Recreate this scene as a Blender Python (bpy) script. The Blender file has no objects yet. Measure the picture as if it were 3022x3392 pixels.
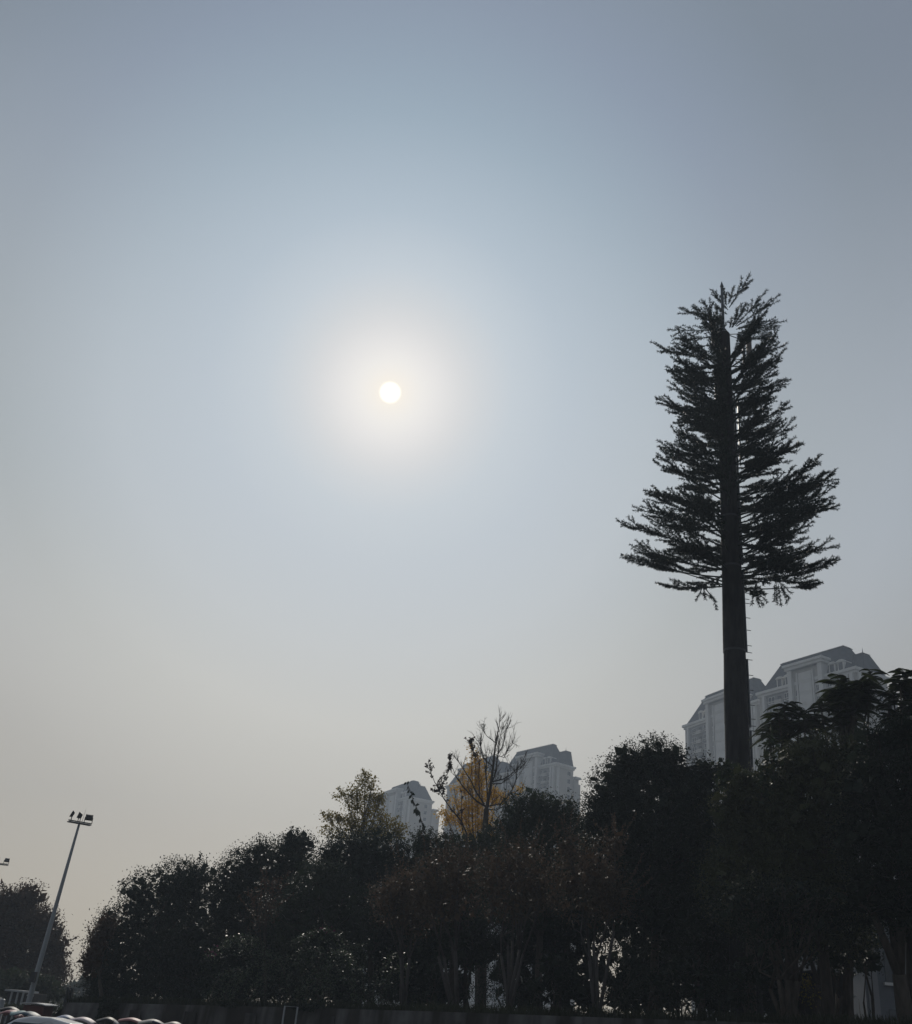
import bpy, math, random
import numpy as np
from mathutils import Matrix, Vector
C = bpy.data.collections.new('scene'); bpy.context.scene.collection.children.link(C)
S = bpy.context.scene
rad = math.radians
# ------------------------------------------------------------------ camera
FPX, CX, CY = 3300.0, 1511.0, 1696.0            # focal length in pixels of the 3022 x 3392 photograph
pit, rol = rad(27.0), rad(5.3)
CAM = np.array([0, 0, 3.0])
FW = np.array([0, math.cos(pit), math.sin(pit)])
u0 = np.array([0, -math.sin(pit), math.cos(pit)]); r0 = np.array([1.0, 0, 0])
RT = math.cos(rol) * r0 + math.sin(rol) * u0
UP = math.cos(rol) * u0 - math.sin(rol) * r0
cd = bpy.data.cameras.new('camera'); cam = bpy.data.objects.new('camera', cd); C.objects.link(cam)
cam.matrix_world = Matrix(((RT[0], UP[0], -FW[0], CAM[0]), (RT[1], UP[1], -FW[1], CAM[1]),
                           (RT[2], UP[2], -FW[2], CAM[2]), (0, 0, 0, 1)))
cd.sensor_fit = 'HORIZONTAL'; cd.sensor_width = 36; cd.lens = 36 * FPX / 3022
cd.clip_start = 0.1; cd.clip_end = 5000
S.camera = cam
def ray(x, y):
    d = FW * FPX + RT * (x - CX) - UP * (y - CY); return d / np.linalg.norm(d)
def at(x, y, D):                                  # photo pixel + horizontal distance -> world point
    d = ray(x, y); return CAM + d * (D / math.hypot(d[0], d[1]))
def atz(x, y, z):                                 # photo pixel + height -> world point
    d = ray(x, y); return CAM + d * ((z - 3.0) / d[2])
def mpp(P): return float((np.array(P) - CAM) @ FW) / FPX
# ------------------------------------------------------------------ sky, sun, exposure
SUN = ray(1293, 1300)
s_el = math.asin(SUN[2]); s_az = math.atan2(SUN[0], SUN[1])
def lin(c): 
    return tuple((v / 255 / 12.92 if v / 255 <= .04045 else ((v / 255 + .055) / 1.055) ** 2.4) for v in c) + (1,)
W = bpy.data.worlds.new('World'); S.world = W; W.use_nodes = True
nt = W.node_tree; nt.nodes.clear(); N = nt.nodes.new; K = nt.links.new
def math_node(op, a, b=None):
    n = N('ShaderNodeMath'); n.operation = op
    for i, v in enumerate((a, b)):
        if v is None: continue
        if isinstance(v, (int, float)): n.inputs[i].default_value = v
        else: K(v, n.inputs[i])
    return n.outputs[0]
tc = N('ShaderNodeTexCoord'); nrm = N('ShaderNodeVectorMath'); nrm.operation = 'NORMALIZE'
K(tc.outputs['Generated'], nrm.inputs[0])
dot = N('ShaderNodeVectorMath'); dot.operation = 'DOT_PRODUCT'; K(nrm.outputs[0], dot.inputs[0])
dot.inputs[1].default_value = tuple(SUN)
gdeg = math_node('MULTIPLY', math_node('ARCCOSINE', math_node('MINIMUM', dot.outputs['Value'], 1.0)), 180 / math.pi)
gfac = math_node('DIVIDE', gdeg, 120.0)
sep = N('ShaderNodeSeparateXYZ'); K(nrm.outputs[0], sep.inputs[0])
el = math_node('MULTIPLY', math_node('ARCSINE', sep.outputs['Z']), 180 / math.pi)
glow = [(0.5, (252, 246, 234)), (1.0, (246, 242, 235)), (1.7, (240, 239, 236)), (2.6, (231, 231, 231)), (4, (215, 218, 221)), (5.2, (204, 211, 217))]
cols = [
    glow + [(7, (189, 203, 215)), (10, (168, 187, 203)), (15, (150, 170, 187)), (21, (137, 151, 170)), (27, (125, 137, 151)), (33, (123, 133, 148)), (60, (108, 117, 129)), (120, (98, 107, 119))],
    glow + [(7, (194, 205, 214)), (10, (189, 200, 210)), (15, (188, 197, 204)), (21, (171, 179, 183)), (28, (172, 180, 188)), (45, (140, 147, 154)), (70, (120, 127, 135)), (120, (104, 111, 120))],
    glow + [(7, (206, 210, 211)), (12, (214, 216, 215)), (19, (221, 218, 209)), (27, (192, 187, 177)), (33, (178, 172, 160)), (50, (150, 148, 142)), (80, (124, 125, 126)), (120, (106, 110, 114))]]
outs = []
for col in cols:
    r = N('ShaderNodeValToRGB'); K(gfac, r.inputs[0]); e = r.color_ramp.elements
    r.color_ramp.interpolation = 'EASE' if False else 'LINEAR'
    while len(e) > 1: e.remove(e[0])
    e[0].position = col[0][0] / 120; e[0].color = lin(col[0][1])
    for g, c in col[1:]:
        k = e.new(g / 120); k.color = lin(c)
    outs.append(r.outputs[0])
def mixc(f, a, b):
    n = N('ShaderNodeMix'); n.data_type = 'RGBA'; K(f, n.inputs[0]); K(a, n.inputs[6]); K(b, n.inputs[7]); return n.outputs[2]
def step(v, a, b):
    n = N('ShaderNodeMapRange'); n.interpolation_type = 'SMOOTHSTEP'; K(v, n.inputs[0])
    n.inputs[1].default_value = a; n.inputs[2].default_value = b; return n.outputs[0]
low = mixc(step(el, 8, 28), outs[2], outs[1])
tab = mixc(step(el, 24, 52), low, outs[0])
warm = N('ShaderNodeMix'); warm.data_type = 'RGBA'; warm.blend_type = 'MULTIPLY'; warm.inputs[7].default_value = (1.34, 1.27, 1.16, 1)
K(math_node('SUBTRACT', 1.0, step(el, 0.0, 13.0)), warm.inputs[0]); K(tab, warm.inputs[6]); warm.clamp_result = False; tab = warm.outputs[2]
# ground colour for directions below the horizon
gcol = N('ShaderNodeRGB'); gcol.outputs[0].default_value = (0.06, 0.06, 0.058, 1)
tab = mixc(step(el, -6, -0.5), gcol.outputs[0], tab)
# slight cloud-thin unevenness of the haze layer
nz = N('ShaderNodeTexNoise'); nz.inputs['Scale'].default_value = 1.6; nz.inputs['Detail'].default_value = 2
K(nrm.outputs[0], nz.inputs['Vector'])
vary = math_node('ADD', math_node('MULTIPLY', nz.outputs[0], 0.04), 0.98)
sk = N('ShaderNodeTexSky'); sk.sky_type = 'NISHITA'; sk.sun_disc = False
sk.sun_elevation = s_el; sk.sun_rotation = s_az; sk.dust_density = 4.0; sk.air_density = 1.0
bg1 = N('ShaderNodeBackground'); K(tab, bg1.inputs[0]); K(math_node('MULTIPLY', vary, 0.96), bg1.inputs[1])
bg2 = N('ShaderNodeBackground'); K(sk.outputs[0], bg2.inputs[0]); bg2.inputs[1].default_value = 0.002
# the veiled solar disc
disc = N('ShaderNodeBackground'); disc.inputs[0].default_value = (1, 0.90, 0.72, 1)
K(math_node('MULTIPLY', math_node('SUBTRACT', 1.0, step(gdeg, 0.30, 0.70)), 1.0), disc.inputs[1])
a1 = N('ShaderNodeAddShader'); a2 = N('ShaderNodeAddShader'); wo = N('ShaderNodeOutputWorld')
K(bg1.outputs[0], a1.inputs[0]); K(bg2.outputs[0], a1.inputs[1]); K(a1.outputs[0], a2.inputs[0]); K(disc.outputs[0], a2.inputs[1])
K(a2.outputs[0], wo.inputs[0])
W.cycles.sampling_method = 'MANUAL'; W.cycles.sample_map_resolution = 512
sl = bpy.data.lights.new('sun', 'SUN'); sl.energy = 2.0; sl.angle = rad(1.5); sl.color = (1, 0.93, 0.82)
so = bpy.data.objects.new('sun', sl); C.objects.link(so)
so.rotation_euler = Vector(tuple(SUN)).to_track_quat('Z', 'Y').to_euler(); so.location = (0, 0, 60)
S.view_settings.view_transform = 'Standard'; S.view_settings.look = 'None'
S.view_settings.exposure = 0; S.view_settings.gamma = 1
S.cycles.max_bounces = 5; S.cycles.diffuse_bounces = 2; S.cycles.glossy_bounces = 1; S.cycles.transmission_bounces = 3
S.cycles.volume_bounces = 0; S.cycles.transparent_max_bounces = 4
S.cycles.use_denoising = True; S.cycles.sample_clamp_indirect = 3; S.cycles.sample_clamp_direct = 3
S.render.film_transparent = False

# ------------------------------------------------------------------ helpers
def tag(o, label=None, cat=None, group=None, kind=None):
    for k, v in (('label', label), ('category', cat), ('group', group), ('kind', kind)):
        if v: o[k] = v
    return o
def empty(name, loc, rz=0, label=None, cat=None, group=None):
    o = bpy.data.objects.new(name, None); C.objects.link(o); o.location = tuple(map(float, loc)); o.rotation_euler = (0, 0, rz)
    o.empty_display_size = 0.3
    return tag(o, label, cat, group)
def mesh(name, V, F, mats, parent=None, local=False, midx=None, smooth=False):
    V = np.asarray(V, dtype=np.float64).reshape(-1, 3)
    if parent is not None and not local: V = V - np.array(parent.location)
    me = bpy.data.meshes.new(name)
    if isinstance(F, np.ndarray):
        n, k = F.shape
        me.vertices.add(len(V)); me.vertices.foreach_set('co', V.ravel())
        me.loops.add(n * k); me.loops.foreach_set('vertex_index', F.ravel().astype(np.int32))
        me.polygons.add(n); me.polygons.foreach_set('loop_start', np.arange(0, n * k, k, dtype=np.int32))
        me.update(calc_edges=True)
    else:
        me.from_pydata([tuple(v) for v in V], [], F); me.update()
    if not isinstance(mats, (list, tuple)): mats = [mats]
    for m in mats: me.materials.append(m)
    if midx is not None: me.polygons.foreach_set('material_index', np.asarray(midx, dtype=np.int32))
    if smooth: me.polygons.foreach_set('use_smooth', np.ones(len(me.polygons), dtype=bool))
    o = bpy.data.objects.new(name, me); C.objects.link(o)
    if parent is not None: o.parent = parent
    return o
class MB:
    def __init__(s): s.v = []; s.f = []; s.m = []
    def add(s, V, F, m=0):
        b = len(s.v); s.v += [tuple(map(float, v)) for v in V]; s.f += [tuple(i + b for i in f) for f in F]; s.m += [m] * len(F); return s
    def box(s, x0, x1, y0, y1, z0, z1, m=0, tx=0, ty=0):   # tx, ty: top inset
        V = [(x0, y0, z0), (x1, y0, z0), (x1, y1, z0), (x0, y1, z0), (x0 + tx, y0 + ty, z1), (x1 - tx, y0 + ty, z1), (x1 - tx, y1 - ty, z1), (x0 + tx, y1 - ty, z1)]
        return s.add(V, [(3, 2, 1, 0), (4, 5, 6, 7), (0, 1, 5, 4), (1, 2, 6, 5), (2, 3, 7, 6), (3, 0, 4, 7)], m)
    def tube(s, P, R, n=8, m=0, cap=True):
        P = [np.array(p, float) for p in P]
        if isinstance(R, (int, float)): R = [R] * len(P)
        rings = []; ref = np.array([0.31, 0.17, 0.93])
        for i, p in enumerate(P):
            t = P[min(i + 1, len(P) - 1)] - P[max(i - 1, 0)]; t = t / (np.linalg.norm(t) + 1e-9)
            if i == 0:
                a = np.cross(t, ref if abs(t @ ref) < .95 else np.array([1., 0, 0]))
            else: a = a - t * (a @ t)
            a = a / (np.linalg.norm(a) + 1e-9); b = np.cross(t, a)
            rings.append([p + R[i] * (math.cos(2 * math.pi * k / n) * a + math.sin(2 * math.pi * k / n) * b) for k in range(n)])
        V = [v for r in rings for v in r]; F = []
        for i in range(len(P) - 1):
            for k in range(n): F.append((i * n + k, i * n + (k + 1) % n, (i + 1) * n + (k + 1) % n, (i + 1) * n + k))
        if cap: F += [tuple(range(n - 1, -1, -1)), tuple((len(P) - 1) * n + k for k in range(n))]
        return s.add(V, F, m)
    def build(s, name, mats, parent=None, local=False, smooth=False):
        return mesh(name, s.v, s.f, mats, parent, local, s.m, smooth)

# ------------------------------------------------------------------ materials
def mat(name, c1, c2=None, rough=0.7, scale=3.0, stretch=(1, 1, 1), bump=0.0, metal=0.0, spec=0.3, island=False, trans=0.0, detail=4, c3=None):
    m = bpy.data.materials.new(name); m.use_nodes = True; t = m.node_tree; b = t.nodes['Principled BSDF']
    b.inputs['Roughness'].default_value = rough; b.inputs['Metallic'].default_value = metal
    b.inputs['Specular IOR Level'].default_value = spec
    c2 = c2 or c1
    r = t.nodes.new('ShaderNodeValToRGB'); e = r.color_ramp.elements
    e[0].color = (*c1, 1); e[1].color = (*c2, 1); e[0].position = 0.3; e[1].position = 0.7
    if c3: k = e.new(0.93); k.color = (*c3, 1)
    if island:
        g = t.nodes.new('ShaderNodeNewGeometry'); fac = g.outputs['Random Per Island']; e[0].position = 0.05; e[1].position = 0.9
        if c3: e[2 if e[2].position > .9 else 1].position = 0.985
        tx = t.nodes.new('ShaderNodeTexCoord'); nz = t.nodes.new('ShaderNodeTexNoise'); nz.inputs['Scale'].default_value = 0.45
        t.links.new(tx.outputs['Object'], nz.inputs['Vector'])
        mx = t.nodes.new('ShaderNodeMath'); mx.operation = 'MULTIPLY_ADD'; mx.inputs[1].default_value = 0.5
        md = t.nodes.new('ShaderNodeMath'); md.operation = 'MULTIPLY'; md.inputs[1].default_value = 1.5
        ad = t.nodes.new('ShaderNodeMath'); ad.operation = 'ADD'; ad.inputs[1].default_value = -0.25
        t.links.new(fac, mx.inputs[0]); t.links.new(nz.outputs[0], md.inputs[0]); t.links.new(md.outputs[0], ad.inputs[0])
        hf = t.nodes.new('ShaderNodeMath'); hf.operation = 'MULTIPLY'; hf.inputs[1].default_value = 0.5
        t.links.new(ad.outputs[0], hf.inputs[0]); t.links.new(hf.outputs[0], mx.inputs[2]); t.links.new(mx.outputs[0], r.inputs[0])
    else:
        tx = t.nodes.new('ShaderNodeTexCoord'); mp = t.nodes.new('ShaderNodeMapping'); mp.inputs['Scale'].default_value = stretch
        nz = t.nodes.new('ShaderNodeTexNoise'); nz.inputs['Scale'].default_value = scale; nz.inputs['Detail'].default_value = detail
        t.links.new(tx.outputs['Object'], mp.inputs[0]); t.links.new(mp.outputs[0], nz.inputs['Vector']); t.links.new(nz.outputs[0], r.inputs[0])
        if bump:
            bp = t.nodes.new('ShaderNodeBump'); bp.inputs['Strength'].default_value = bump; bp.inputs['Distance'].default_value = 0.05
            t.links.new(nz.outputs[0], bp.inputs['Height']); t.links.new(bp.outputs[0], b.inputs['Normal'])
    t.links.new(r.outputs[0], b.inputs['Base Color'])
    if trans:
        tr = t.nodes.new('ShaderNodeBsdfTranslucent'); mi = t.nodes.new('ShaderNodeMixShader'); mi.inputs[0].default_value = trans
        t.links.new(r.outputs[0], tr.inputs[0]); t.links.new(b.outputs[0], mi.inputs[1]); t.links.new(tr.outputs[0], mi.inputs[2])
        t.links.new(mi.outputs[0], t.nodes['Material Output'].inputs[0])
    return m
def leaf(name, c1, c2, c3=None, rough=0.6, trans=0.2, spec=0.2): return mat(name, c1, c2, rough=rough, island=True, trans=trans, spec=spec, c3=c3)
M = dict(
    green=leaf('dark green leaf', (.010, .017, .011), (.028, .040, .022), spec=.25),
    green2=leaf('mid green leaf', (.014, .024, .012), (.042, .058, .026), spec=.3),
    olive=leaf('olive leaf', (.024, .034, .012), (.095, .10, .034), spec=.4),
    rust=leaf('rust red leaf', (.045, .036, .027), (.17, .115, .075), (.07, .075, .04), spec=.15, rough=.6),
    umber=leaf('brownish leaf', (.05, .034, .022), (.11, .062, .04), (.04, .05, .02)),
    gold=leaf('golden leaf', (.46, .27, .035), (.72, .46, .07), rough=.6, trans=.4, spec=.2),
    ygreen=leaf('yellow green leaf', (.085, .085, .022), (.36, .27, .05), rough=.6, trans=.35, spec=.2),
    frond=leaf('feather leaf', (.022, .036, .014), (.065, .078, .028), rough=.5, trans=.3),
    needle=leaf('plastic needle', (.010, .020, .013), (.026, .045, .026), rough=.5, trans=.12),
    shiny=leaf('glint toned leaf', (.035, .055, .025), (.09, .12, .06), (.16, .19, .11), rough=.42, spec=.4, trans=.25),  # palest leaf tones stand in for light glinting along the canes
    far=leaf('far leaf', (.03, .042, .022), (.06, .07, .034)),
    pink=leaf('magenta bract', (.14, .025, .075), (.22, .04, .12), rough=.7, trans=.2),
    bark=mat('bark', (.045, .036, .028), (.09, .075, .06), rough=.9, scale=6, stretch=(1, 1, .3), bump=.5),
    palebark=mat('smooth pale bark', (.05, .044, .040), (.09, .08, .074), rough=.7, scale=4, stretch=(1, 1, .4)),
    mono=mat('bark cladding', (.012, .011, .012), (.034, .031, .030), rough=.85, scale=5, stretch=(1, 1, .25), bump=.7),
    steel=mat('dark galvanised steel', (.10, .11, .12), (.17, .18, .19), rough=.5, metal=.4, scale=8),
    mast=mat('grey painted steel', (.30, .32, .34), (.40, .42, .44), rough=.5, scale=2, stretch=(1, 1, .2)),
    dark=mat('dark housing', (.03, .03, .033), (.05, .05, .055), rough=.5),
    panel=mat('antenna casing', (.20, .17, .15), (.28, .24, .21), rough=.5),
    wallb=mat('cream facade', (.46, .44, .41), (.55, .53, .49), rough=.85, scale=.25),
    bay=mat('darker grey bay', (.20, .20, .205), (.27, .27, .275), rough=.85, scale=.4),
    trim=mat('pale trim', (.66, .65, .62), (.74, .73, .70), rough=.8, scale=.5),
    roof=mat('slate roof', (.060, .066, .078), (.088, .096, .112), rough=.9, scale=.8, spec=.05),
    glass=mat('window glass', (.030, .036, .044), (.07, .08, .09), rough=.15, spec=.5, scale=.4),
    concrete=None, ground=mat('asphalt', (.045, .045, .046), (.065, .064, .062), rough=.9, scale=.8),
    grass=mat('bank soil', (.02, .022, .012), (.05, .05, .028), rough=.95, scale=1.5, bump=.5),
    blade=leaf('grass blade', (.016, .022, .010), (.042, .045, .022)),
    render=mat('grey wall render', (.13, .14, .155), (.17, .18, .195), rough=.85, scale=.6), cream=mat('pale painted wall', (.36, .37, .38), (.44, .45, .46), rough=.85, scale=.6),
    red=mat('red paint', (.20, .035, .035), (.26, .05, .05), rough=.6),
    brown=mat('red brown panel', (.10, .035, .03), (.15, .055, .045), rough=.6, scale=3),
    white=mat('white car paint', (.68, .68, .68), (.74, .74, .74), rough=.25, spec=.5, scale=1),
    tyre=mat('tyre rubber', (.02, .02, .02), (.035, .035, .035), rough=.85),
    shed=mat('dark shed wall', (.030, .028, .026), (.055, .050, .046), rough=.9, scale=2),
)
def wall_mat():
    m = bpy.data.materials.new('stained concrete'); m.use_nodes = True; t = m.node_tree; b = t.nodes['Principled BSDF']
    b.inputs['Roughness'].default_value = .9; b.inputs['Specular IOR Level'].default_value = .15
    tx = t.nodes.new('ShaderNodeTexCoord'); mp = t.nodes.new('ShaderNodeMapping'); mp.inputs['Scale'].default_value = (.9, .9, .07)
    n1 = t.nodes.new('ShaderNodeTexNoise'); n1.inputs['Scale'].default_value = 1.3; n1.inputs['Detail'].default_value = 5
    n2 = t.nodes.new('ShaderNodeTexNoise'); n2.inputs['Scale'].default_value = 3.0; n2.inputs['Detail'].default_value = 8
    t.links.new(tx.outputs['Object'], mp.inputs[0]); t.links.new(mp.outputs[0], n1.inputs['Vector']); t.links.new(tx.outputs['Object'], n2.inputs['Vector'])
    r = t.nodes.new('ShaderNodeValToRGB'); e = r.color_ramp.elements
    e[0].position = .42; e[0].color = (.060, .052, .046, 1); e[1].position = .62; e[1].color = (.19, .185, .18, 1)
    t.links.new(n1.outputs[0], r.inputs[0])
    mi = t.nodes.new('ShaderNodeMix'); mi.data_type = 'RGBA'; mi.blend_type = 'MULTIPLY'; mi.inputs[0].default_value = .6
    t.links.new(r.outputs[0], mi.inputs[6]); t.links.new(n2.outputs[0], mi.inputs[7]); t.links.new(mi.outputs[2], b.inputs['Base Color'])
    bp = t.nodes.new('ShaderNodeBump'); bp.inputs['Strength'].default_value = .5; bp.inputs['Distance'].default_value = .03
    t.links.new(n2.outputs[0], bp.inputs['Height']); t.links.new(bp.outputs[0], b.inputs['Normal'])
    return m
M['concrete'] = wall_mat()

# ------------------------------------------------------------------ the setting: ground, bank, haze
def grid(x0, x1, y0, y1, z, n=2):
    xs = np.linspace(x0, x1, n); ys = np.linspace(y0, y1, n)
    V = [(x, y, z) for y in ys for x in xs]; F = [(j * n + i, j * n + i + 1, (j + 1) * n + i + 1, (j + 1) * n + i) for j in range(n - 1) for i in range(n - 1)]
    return V, F
V, F = grid(-620, 620, -620, 620, 0, 9)
tag(mesh('ground', V, F, M['ground']), kind='structure')
# wall top line seen in the photo (pixel, distance); the planted bank lies behind it
WP = [at(215, 3321, 52), at(450, 3325, 48), at(700, 3331, 45.5), at(1000, 3338, 43), at(1500, 3353, 38), at(2200, 3378, 34), at(2700, 3394, 31.5), at(3100, 3405, 30), at(3700, 3440, 29)]
def wall_z(x):
    xs = [p[0] for p in WP]; return float(np.interp(x, xs, [p[2] for p in WP]))
def wall_y(x):
    xs = [p[0] for p in WP]; return float(np.interp(x, xs, [p[1] for p in WP]))
def bank_z(x, y): return wall_z(x) - .12
wl = empty('retaining_wall', (WP[0][0], WP[0][1], 0), 0, 'stained grey brown concrete retaining wall with pale vertical streaks below the trees', 'retaining wall')
b = MB(); cp = MB()
for i in range(len(WP) - 1):
    p, q = WP[i], WP[i + 1]; d = (q - p)[:2]; nn = np.array([d[1], -d[0]]); nn /= np.linalg.norm(nn)
    if nn[1] > 0: nn = -nn
    bot = .35
    for A, o_t, o_b, zt, zo in ((b, 0, bot, 0, 0),):
        P = [(p[0] + nn[0] * o_b, p[1] + nn[1] * o_b, 0), (q[0] + nn[0] * o_b, q[1] + nn[1] * o_b, 0), (q[0], q[1], q[2]), (p[0], p[1], p[2]),
             (p[0] - nn[0] * .35, p[1] - nn[1] * .35, 0), (q[0] - nn[0] * .35, q[1] - nn[1] * .35, 0), (q[0] - nn[0] * .35, q[1] - nn[1] * .35, q[2]), (p[0] - nn[0] * .35, p[1] - nn[1] * .35, p[2])]
        A.add(P, [(0, 1, 2, 3), (3, 2, 6, 7), (5, 4, 7, 6), (4, 0, 3, 7), (1, 5, 6, 2)])
    # buttress strips in front of the wall
b.build('wall_face', M['concrete'], wl)
for x in (420, 640, 860, 1120, 1500, 1900):
    P0 = at(x, 3328, 46 if x < 1200 else 38); xx = P0[0]; yy = wall_y(xx)
    q = MB(); q.box(xx - .22, xx + .22, yy - .50, yy - .02, 0, wall_z(xx) - .25, ty=.19); q.build('buttress', M['concrete'], wl)
bv = []; bf = []
xs = [WP[0][0]] + list(np.linspace(WP[0][0] + 1, WP[-1][0], 34))
rows = [0.3, 3, 8, 16, 30, 60, 75]
for r_, off in enumerate(rows):
    for x in xs:
        z = bank_z(x, 0) + (.0 if r_ < 1 else .06 * math.sin(x * 1.3 + off)) if r_ < 6 else -.2
        bv.append((x + (0 if r_ < 6 else 0), wall_y(x) + off, z))
n = len(xs)
for j in range(len(rows) - 1):
    for i in range(n - 1): bf.append((j * n + i, j * n + i + 1, (j + 1) * n + i + 1, (j + 1) * n + i))
# left edge of the bank drops to the ground
e0 = len(bv)
for j in range(len(rows)): bv.append((bv[j * n][0] - 2.5, bv[j * n][1], -.1))
for j in range(len(rows) - 1): bf.append((e0 + j, j * n, (j + 1) * n, e0 + j + 1))
tag(mesh('planted_bank', bv, bf, M['grass'], smooth=True), kind='structure')

# ------------------------------------------------------------------ foliage machinery
rng = np.random.default_rng(7)
def unit(v): return v / (np.linalg.norm(v, axis=-1, keepdims=True) + 1e-9)
def leaf_quads(c, size, asp=.5, droop=.25, up=.35):
    """rhombic leaves at points c"""
    n = len(c); d = rng.normal(size=(n, 3)); d[:, 2] -= droop; d = unit(d)
    nrm_ = rng.normal(size=(n, 3)); nrm_[:, 2] += up * 3; s = unit(np.cross(d, nrm_))
    L = (size * rng.uniform(.6, 1.3, n))[:, None]; w = L * asp * .5
    nn = unit(np.cross(s, d)) * L * .08
    V = np.stack([c, c + d * L * .45 + s * w + nn, c + d * L, c + d * L * .45 - s * w + nn], 1).reshape(-1, 3)
    return V
def qfaces(nv): return np.arange(nv, dtype=np.int32).reshape(-1, 4)
def lobe_world(l, D):
    px, py, rx, ry = l[:4]; dd = D + (l[4] if len(l) > 4 else 0)
    c = at(px, py, dd); k = mpp(c); return c, rx * k, ry * k, dd
LEAFX = 3.2
def crown_points(lobes, D, leafn, clump, fill=True, depth=.9, shell=.72):
    pts = []; core = []
    for l in lobes:
        c, rx, rz, dd = lobe_world(l, D); ry = (rx + rz) / 2 * depth
        ax = np.array([rx, ry, rz]); area = 4 * math.pi * ((rx * ry) ** 1.6 / 3 + (rx * rz) ** 1.6 / 3 + (ry * rz) ** 1.6 / 3) ** (1 / 1.6)
        clump_ = clump * .8; nc = max(6, int(area / (clump_ ** 2) * 1.15))
        d = unit(rng.normal(size=(nc, 3))); rr = rng.uniform(shell, 1.0, nc) ** .6 + rng.normal(0, .025, nc)
        cc = c + d * ax * rr[:, None]
        nl = int(area * leafn * LEAFX / nc) + 1
        o = rng.normal(size=(nc, nl, 3)) * clump_ * np.array([.5, .5, .4])
        pts.append((cc[:, None, :] + o).reshape(-1, 3))
        if fill:
            nf = int(area * 9) + 20
            d = unit(rng.normal(size=(nf, 3))); core.append(c + d * ax * (rng.uniform(.25, .86, nf)[:, None]))
    return np.concatenate(pts), (np.concatenate(core) if core else None)
def sprigs(lobes, D, count, length=.9, step_=.07, upbias=.8):
    """thin shoots standing out of a crown, with leaves in two rows"""
    out = []; lines = []
    for l in lobes:
        c, rx, rz, dd = lobe_world(l, D); ax = np.array([rx, (rx + rz) / 2, rz])
        for _ in range(count):
            d = rng.normal(size=3); d[2] = abs(d[2]) * .9 + .1; d = d / np.linalg.norm(d)
            p = c + d * ax * .92; v = unit(d + np.array([0, 0, upbias]) + rng.normal(size=3) * .25); L = length * rng.uniform(.5, 1.2)
            k = np.arange(0, L, step_)[:, None]; q = p + v * k + np.array([0, 0, -.10]) * (k / length) ** 2; out.append(q)
            lines.append((q[0], q[-1]))
    return np.concatenate(out), lines
def tree(name, label, cat, group, lobes, D, base_px, mt, size=.13, leafn=70, clump=.55, bark='bark', trunk_r=.16, stems=1, spread=.0,
         fill=True, shoots=0, shoot_len=.9, depth=.9, base_y=None, asp=.5, limbs=True, droop=.25, fork=.45, shell=.78, coresize=.42, twigs=3, limb_r=1.0):
    bp = at(base_px, 3300, D); bx, by = bp[0], bp[1]
    inbank = bx > WP[0][0] and by > wall_y(bx)
    bz = bank_z(bx, by) - .05 if inbank else 0
    root = empty(name, (bx, by, bz), 0, label, cat, group)
    base = np.array([bx, by, bz])
    pts, core = crown_points(lobes, D, leafn, clump, fill, depth, shell)
    V = leaf_quads(pts, size * .76, asp, droop)
    if shoots:
        sp, ln = sprigs(lobes, D, shoots, shoot_len); V = np.concatenate([V, leaf_quads(np.repeat(sp, 3, 0), size * .9, asp, .1)])
    if core is not None: V = np.concatenate([V, leaf_quads(core, coresize, .8, .0)])
    mesh('crown', V, qfaces(len(V)), M[mt], root)
    cs = [lobe_world(l, D) for l in lobes]; t = MB()
    if limbs:
        low_ = min(c[2] - rz for c, rx, rz, _ in cs); 
        for s_ in range(stems):
            a = 2 * math.pi * s_ / max(stems, 1) + .6; sx = spread * math.cos(a); sy = spread * math.sin(a)
            sub = [c for i, c in enumerate(cs) if i % stems == s_ % stems] or cs
            mid = np.mean([c[0] for c in sub], 0)
            hz = base[2] + (mid[2] - base[2]) * fork
            j = np.array([base[0] + (mid[0] - base[0]) * fork + sx, base[1] + (mid[1] - base[1]) * fork + sy, hz])
            P = [base + np.array([sx * .08, sy * .08, -.1]), base * .6 + j * .4 + rng.normal(size=3) * .05, j]
            r = trunk_r / math.sqrt(stems) * 1.1
            t.tube(P, [r * 1.35, r, r * .8], 8)
            for c, rx, rz, _ in sub:
                e = c + np.array([0, 0, rz * .55]); m_ = (j + e) / 2 + rng.normal(size=3) * .25 * min(1, rx) + np.array([0, 0, -.1])
                t.tube([j - (j - P[1]) * .05, m_, e], [r * .62 * limb_r, r * .38 * limb_r, .02], 6)
                for _k in range(twigs):
                    d = unit(rng.normal(size=3) + np.array([0, 0, .5])); q = c + d * np.array([rx, rx, rz]) * .85
                    t.tube([m_, (m_ + q) / 2 + rng.normal(size=3) * .1, q], [r * .25 * limb_r, r * .15 * limb_r, .01], 5)
        if shoots:
            for a_, b_ in ln[::2]: t.tube([a_, b_], [.012, .005], 3, cap=False)
        t.build('trunk', M[bark], root, smooth=True)
    return root

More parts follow.
